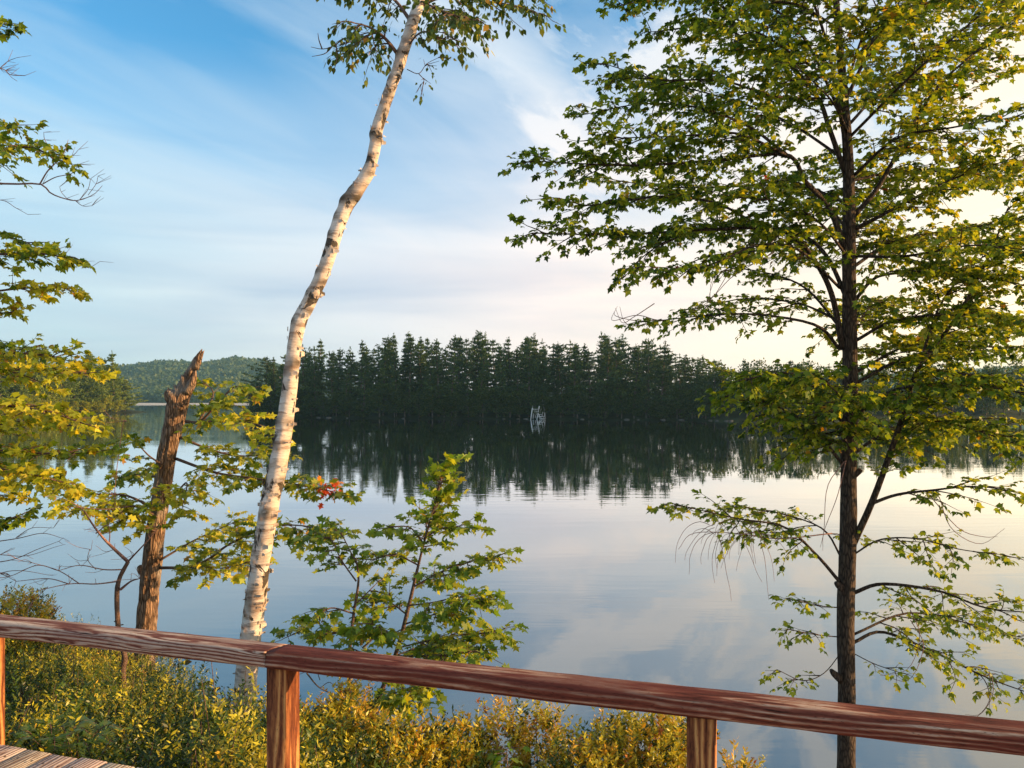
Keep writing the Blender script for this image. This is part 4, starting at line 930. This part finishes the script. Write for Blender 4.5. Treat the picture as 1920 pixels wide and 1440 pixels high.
# sunlit point on the left
def lpd(px): return float(np.interp(px, [-60, 0, 245], [185, 200, 272]))
lp = [(234, 712, 272, 'narrow sunlit evergreen at the very tip of the left point'), (214, 660, 276, 'tallest pointed evergreen near the tip of the left point'), (190, 672, 283, 'broad sunlit evergreen left of the pointed one on the point'),
      (164, 660, 280, 'tall evergreen with open top in the middle of the left point'), (140, 676, 275, 'sunlit evergreen half hidden by the golden maple leaves'), (116, 668, 285, 'evergreen behind the right fringe of the golden maple leaves'),
      (88, 648, 285, 'dark-topped evergreen rising above the golden maple leaves'), (60, 660, 280, 'evergreen left of the dark-topped one above the golden leaves'), (30, 640, 285, 'tall evergreen near the left edge above the golden leaves'), (0, 646, 282, 'evergreen cut by the left edge of the view')]
for px, ty, d, lab in lp:
    d = lpd(px) + 3 + (d % 3)
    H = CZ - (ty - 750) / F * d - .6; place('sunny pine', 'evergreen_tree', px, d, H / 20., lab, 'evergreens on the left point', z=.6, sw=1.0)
for px in np.arange(-60, 228, 21):
    d = min(288, lpd(px) + rs.uniform(10, 20)); H = CZ - (rs.uniform(668, 690) - 750) / F * d
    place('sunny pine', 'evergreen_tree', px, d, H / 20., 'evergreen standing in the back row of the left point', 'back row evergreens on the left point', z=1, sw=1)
seq = list(np.arange(-10, 240, 23))[::-1]
for i, px in enumerate(seq):
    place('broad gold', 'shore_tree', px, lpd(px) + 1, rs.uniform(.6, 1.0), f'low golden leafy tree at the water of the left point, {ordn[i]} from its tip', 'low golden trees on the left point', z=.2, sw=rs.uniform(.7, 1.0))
for ps in protos.values():
    for t, l in ps:
        for o in (t, l):
            if not o.users_collection: bpy.data.objects.remove(o)

# land under the far woods
def land(name, x0, x1, y0, y1, fz, m, nx=90, ny=50, kind='structure'):
    return tag(grid_mesh(name, np.linspace(x0, x1, nx), np.linspace(y0, y1, ny), fz, m), kind=kind)
def opp(X, Y):
    px = 960 + X / Y * F; sd = shore_d(px); tip = np.clip((px - 468) / 14, -1, 1)
    t = np.minimum((Y - sd), (px - 468) * .5)
    return np.clip(t * .22, -1.5, .5) + np.clip(Y - sd - 3, 0, 26) * .16 * np.clip(tip, 0, 1) + .14 * fbm2(X, Y, .35)
land('opposite_shore', -75, 130, 118, 235, opp, M['far_soil'], 220, 110)
land('left_point', -290, -124, 100, 300, lambda X, Y: np.clip(np.minimum(287 - Y, -np.interp(Y, [100, 185, 200, 272], [129, 131, 133.5, 135]) - X) * .2, -1.5, .9) + .2 * fbm2(X, Y, .2), M['far_soil'], 90, 60)
# rocks along the opposite waterline
rk = random.Random(9); rl_ = []
for i in range(16):
    px = rk.uniform(500, 1460); d = float(shore_d(px)) - rk.uniform(-.4, .9); s = rk.uniform(.2, .55)
    B = MB(); V, q, cnt = [], [], []
    n_, m_ = 8, 5
    for a in range(1, m_):
        for b in range(n_):
            th = a * math.pi / m_; ph = b * 2 * math.pi / n_; k = 1 + .35 * mnoise.noise(Vector((th * 2 + i, ph, i * 3.1)))
            V.append((s * 1.5 * k * math.sin(th) * math.cos(ph), s * k * math.sin(th) * math.sin(ph), s * .55 * k * math.cos(th)))
    for a in range(m_ - 2):
        for b in range(n_): q += [a * n_ + b, (a + 1) * n_ + b, (a + 1) * n_ + (b + 1) % n_, a * n_ + (b + 1) % n_]; cnt.append(4)
    q += list(range(n_)); cnt.append(n_); q += list(range((m_ - 2) * n_, (m_ - 1) * n_))[::-1]; cnt.append(n_)
    B.add(V, q, cnt, (1, 1, 1)); o = B.build('rock', M['rock']); o.location = ((px - 960) / F * d, d, .05)
    tag(o, 'small grey rock lying at the waterline of the opposite shore', 'rock', 'rocks along the opposite waterline')

# far hills and their forest
def hill(X, Y):
    px = 960 + X / Y * F
    ridge = np.interp(px, [-900, -200, 150, 230, 300, 380, 440, 490, 560, 800, 1300, 1700, 1850, 2000, 2600], [30, 45, 46, 52, 64, 62, 72, 66, 46, 20, 24, 42, 52, 58, 40])
    t = np.clip((Y - 830) / 620, 0, 1); s = t * t * (3 - 2 * t)
    return np.where(Y < 815, -2, .8 + ridge * s) + (5 * fbm2(X, Y, .004, 3) * s)
land('hills', -1500, 1700, 800, 1700, hill, M['far_soil'], 160, 70)
L = MB(); rf = np.random.default_rng(61)
n = 9500
Y = 822 + rf.uniform(0, 1, n) ** 1.1 * 680; pxx = np.where(rf.uniform(0, 1, n) < .62, rf.uniform(130, 600, n), rf.uniform(1250, 1990, n)); X = (pxx - 960) / F * Y
Z = hill(X, Y); hN = rf.uniform(5, 11, n); k = 16
ctr = np.stack([X, Y, Z], -1); hue = field(X, Y, .012, 5.)
gc = np.array([(.03, .06, .018), (.045, .08, .022), (.07, .1, .025)])[np.clip(np.digitize(hue + rf.normal(0, .25, n), [-.15, .2]), 0, 2)]
u = nz(rf.normal(0, 1, (n, k, 3))); r_ = np.array([1, 1, 1.0]); sz = hN[:, None, None] * .42
pos = ctr[:, None, :] + np.array([0, 0, 1]) * hN[:, None, None] * .62 + u * sz
leaves(L, pos.reshape(-1, 3), nz(u.reshape(-1, 3) + rf.normal(0, .6, (n * k, 3))), nz(u.reshape(-1, 3) + rf.normal(0, .4, (n * k, 3)) + [0, 0, .4]), (hN[:, None] * rf.uniform(.25, .5, (n, k))).ravel(), OVATE * [1.6, 1, 1], np.repeat(gc, k, 0))
tag(L.build('far_forest', M['needle']), 'distant hazy blue-green forest covering the low hills across the lake', 'forest', kind='stuff')
# pale strip standing in for the bright reflection line on the far water
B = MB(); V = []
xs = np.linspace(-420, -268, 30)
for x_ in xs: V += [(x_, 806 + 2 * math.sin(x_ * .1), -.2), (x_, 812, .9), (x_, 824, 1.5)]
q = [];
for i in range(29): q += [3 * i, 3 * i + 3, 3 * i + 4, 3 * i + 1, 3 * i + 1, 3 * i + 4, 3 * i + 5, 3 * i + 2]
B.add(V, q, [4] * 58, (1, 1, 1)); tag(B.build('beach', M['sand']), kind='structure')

# ------------------------------------------------------------------ white stand on the opposite shore
DD = float(shore_d(1008)) - .8
def Q(zx, zy, dd=0): return P(960 + zx / 14.4, 730 + zy / 14.4, DD + dd)
root = empty('swim_stand', Q(700, 815)); tag(root, 'small white-painted wooden stand with ladder and steps at the opposite water edge', 'stand')
def bars(name, lst, r=.09):
    B = MB()
    for a, b in lst:
        tube(B, [Q(*a), Q(*b)], [r, r], 4, 2)
    o = B.build(name, M['white_paint'], root); fix(root, o)
for a, b in [((505, 815, 0), (560, 450, 0)), ((672, 815, 0), (738, 450, 0)), ((568, 800, 1.6), (600, 530, 1.3)), ((745, 790, 1.6), (705, 530, 1.3))]: bars('leg', [(a, b)], .13)
bars('top_rail', [((540, 535, 0), (722, 535, 0)), ((560, 555, 1.2), (720, 555, 1.2))], .09)
for a, b in [((598, 540, .2), (600, 620, .2)), ((650, 545, .2), (655, 690, .2)), ((700, 560, .2), (705, 640, .2)), ((590, 610, .3), (720, 605, .3)), ((640, 700, .3), (632, 780, .3))]: bars('slat', [(a, b)], .055)
for a, b in [((760, 620, .3), (790, 515, .3)), ((818, 695, .3), (838, 600, .3)), ((872, 745, .3), (888, 640, .3))]: bars('stair_post', [(a, b)], .07)
bars('stair_stringer', [((690, 640, 0), (800, 790, 0)), ((740, 620, 1.2), (870, 770, 1.2))], .07)
for y_, x0_, x1_ in ((680, 700, 770), (735, 700, 880), (790, 745, 890)): bars('step', [((x0_, y_, 0), (x1_, y_, 0)), ((x0_, y_, .6), (x1_, y_, .6))], .08)
B = MB(); tube(B, [Q(905, 815, .8), Q(870, 560, .9), Q(818, 270, 1.0)], [.12, .09, .04], 6, 10); tube(B, [Q(790, 500, 1), Q(800, 400, 1), Q(820, 320, 1)], [.04, .03, .02], 4, 4)
o = B.build('leaning_pole', M['grey_wood']); tag(o, 'bare grey leaning trunk beside the white wooden stand', 'trunk')

# ------------------------------------------------------------------ sun and sky
AZ, EL = 93.0, 12.0
S = np.array([math.sin(R(AZ)) * math.cos(R(EL)), math.cos(R(AZ)) * math.cos(R(EL)), math.sin(R(EL))])
ld = bpy.data.lights.new('sun', 'SUN'); ld.energy = 5.0; ld.angle = R(.5); ld.color = (1, .61, .27)
lo = bpy.data.objects.new('sun', ld); C.objects.link(lo); lo.rotation_euler = Vector(-S).to_track_quat('-Z', 'Y').to_euler(); lo.location = (60, 10, 40)

w = bpy.data.worlds.new('World'); bpy.context.scene.world = w; w.use_nodes = True; nt = w.node_tree; nt.nodes.clear()
out = nt.nodes.new('ShaderNodeOutputWorld'); bg = nt.nodes.new('ShaderNodeBackground'); bg.inputs[1].default_value = .1; nt.links.new(bg.outputs[0], out.inputs[0])
sky = nt.nodes.new('ShaderNodeTexSky'); sky.sky_type = 'NISHITA'; sky.sun_disc = False; sky.sun_elevation = R(EL); sky.sun_rotation = R(AZ); sky.air_density = 1.1; sky.dust_density = 1.0; sky.ozone_density = 1.6
tc = nt.nodes.new('ShaderNodeTexCoord'); sp = nt.nodes.new('ShaderNodeSeparateXYZ'); nt.links.new(tc.outputs['Generated'], sp.inputs[0])
zc = math_(nt, 'MAXIMUM', sp.outputs[2], 0.0); den = math_(nt, 'ADD', zc, .12)
cb = nt.nodes.new('ShaderNodeCombineXYZ'); nt.links.new(math_(nt, 'DIVIDE', sp.outputs[0], den), cb.inputs[0]); nt.links.new(math_(nt, 'DIVIDE', sp.outputs[1], den), cb.inputs[1])
def cloud(scale, rot, loc, det, ro_, dist):
    mp = nt.nodes.new('ShaderNodeMapping'); mp.vector_type = 'TEXTURE'; mp.inputs['Scale'].default_value = scale; mp.inputs['Rotation'].default_value = (0, 0, R(rot)); mp.inputs['Location'].default_value = loc
    nt.links.new(cb.outputs[0], mp.inputs[0]); n = N_(nt, 'ShaderNodeTexNoise', Scale=1.0, Detail=float(det), Roughness=ro_, Distortion=dist); nt.links.new(mp.outputs[0], n.inputs[0]); return n.outputs[0]
cir = cloud((1.5, .55, 1), 58, (.3, 4.2, 0), 6, .52, .7)
cum = cloud((.5, .26, 1), 62, (5.1, .7, 0), 9, .6, .5)
big = cloud((1.6, 1.2, 1), 10, (2.2, 7.7, 0), 2, .5, 0)
f1 = ramp(nt, [(.36, (0, 0, 0)), (.68, (1, 1, 1))], cir).outputs[0]
f2 = ramp(nt, [(.46, (0, 0, 0)), (.6, (1, 1, 1))], cum).outputs[0]
# one drifting cloud bank high over the middle of the lake
us = nt.nodes.new('ShaderNodeSeparateXYZ'); nt.links.new(cb.outputs[0], us.inputs[0])
wln = math_(nt, 'SUBTRACT', math_(nt, 'MULTIPLY', us.outputs[0], .886), math_(nt, 'MULTIPLY', us.outputs[1], .464))
wln = math_(nt, 'ABSOLUTE', math_(nt, 'ADD', math_(nt, 'ADD', wln, .83), math_(nt, 'MULTIPLY', math_(nt, 'SUBTRACT', cum, .5), .35)))
band = ramp(nt, [(.0, (1, 1, 1)), (.07, (.7, .7, .7)), (.16, (0, 0, 0))], wln).outputs[0]
band = math_(nt, 'MULTIPLY', band, ramp(nt, [(.26, (1, 1, 1)), (.30, (1, 1, 1)), (.48, (1, 1, 1)), (.55, (0, 0, 0))], math_(nt, 'MULTIPLY', us.outputs[1], .2)).outputs[0])
f3 = ramp(nt, [(.4, (0, 0, 0)), (.6, (1, 1, 1))], big).outputs[0]
az = math_(nt, 'MULTIPLY_ADD', sp.outputs[0], .9); nt.nodes[-1].inputs[2].default_value = .45
azr = ramp(nt, [(0, (0, 0, 0)), (1, (1, 1, 1))], az).outputs[0]      # 0 left .. 1 right
ccol = ramp(nt, [(.0, (3.4, 4.3, 4.9)), (.45, (4.4, 4.8, 5.2)), (.75, (4.9, 4.85, 4.9)), (1, (6.4, 5.5, 4.3))], az).outputs[0]
hcol = ramp(nt, [(.0, (3.3, 4.2, 4.7)), (.3, (4.5, 4.6, 4.9)), (.48, (6.0, 5.25, 4.95)), (.62, (6.5, 5.6, 4.9)), (1, (8.8, 7.0, 4.5))], az).outputs[0]
skyc = mixc(nt, 1.0, sky.outputs[0], (.5, 1.2, 1.55), 'MULTIPLY')
cf = math_(nt, 'ADD', math_(nt, 'MAXIMUM', math_(nt, 'MULTIPLY', f1, .62), math_(nt, 'MULTIPLY', band, .85)), math_(nt, 'MULTIPLY', f2, ramp(nt, [(.42, (0, 0, 0)), (.56, (.9, .9, .9))], az).outputs[0]), clamp=True)
c1 = mixc(nt, cf, skyc, ccol)
hf = ramp(nt, [(0, (1, 1, 1)), (.16, (.95, .95, .95)), (.26, (.5, .5, .5)), (.4, (0, 0, 0))], zc).outputs[0]
hm_ = nt.nodes.new('ShaderNodeMapping'); hm_.inputs['Scale'].default_value = (1.6, 1.6, 15); nt.links.new(tc.outputs['Generated'], hm_.inputs[0])
hn = N_(nt, 'ShaderNodeTexNoise', Scale=1.0, Detail=5.0, Distortion=.4); nt.links.new(hm_.outputs[0], hn.inputs[0])
hcol = mixc(nt, 1.0, hcol, ramp(nt, [(.36, (.8, .84, .92)), (.64, (1.14, 1.1, 1.06))], hn.outputs[0]).outputs[0], 'MULTIPLY')
c2 = mixc(nt, math_(nt, 'MULTIPLY', hf, .95), c1, hcol)
nt.links.new(c2, bg.inputs[0])

# ------------------------------------------------------------------ haze
hm = bpy.data.materials.new('haze'); hm.use_nodes = True; nt = hm.node_tree; nt.nodes.clear(); ho = nt.nodes.new('ShaderNodeOutputMaterial')
pv = nt.nodes.new('ShaderNodeVolumePrincipled'); pv.inputs['Density'].default_value = .00021; pv.inputs['Color'].default_value = (.35, .68, .85, 1); pv.inputs['Anisotropy'].default_value = .2
nt.links.new(pv.outputs[0], ho.inputs['Volume'])
HAZE = True
if HAZE:
    B = MB(); x0, x1, y0_, y1_, z0, z1 = -2700, 2700, -400, 1760, -3.8, 100
    B.add([(x0, y0_, z0), (x1, y0_, z0), (x1, y1_, z0), (x0, y1_, z0), (x0, y0_, z1), (x1, y0_, z1), (x1, y1_, z1), (x0, y1_, z1)],
          [3, 2, 1, 0, 4, 5, 6, 7, 0, 1, 5, 4, 1, 2, 6, 5, 2, 3, 7, 6, 3, 0, 4, 7], [4] * 6, (1, 1, 1))
    tag(B.build('haze', hm), kind='stuff')

# ------------------------------------------------------------------ camera
cd = bpy.data.cameras.new('camera'); cam = bpy.data.objects.new('camera', cd); C.objects.link(cam)
cam.location = (0, 0, CZ); cam.rotation_euler = (R(90), 0, 0); cd.sensor_width = 36; cd.lens = 36 * F / 1920; cd.shift_y = 30 / 1920; cd.clip_end = 8000; cd.clip_start = .05
sc = bpy.context.scene; sc.camera = cam
sc.view_settings.view_transform = 'Standard'; sc.view_settings.look = 'None'; sc.view_settings.exposure = 0.95; sc.view_settings.gamma = 1
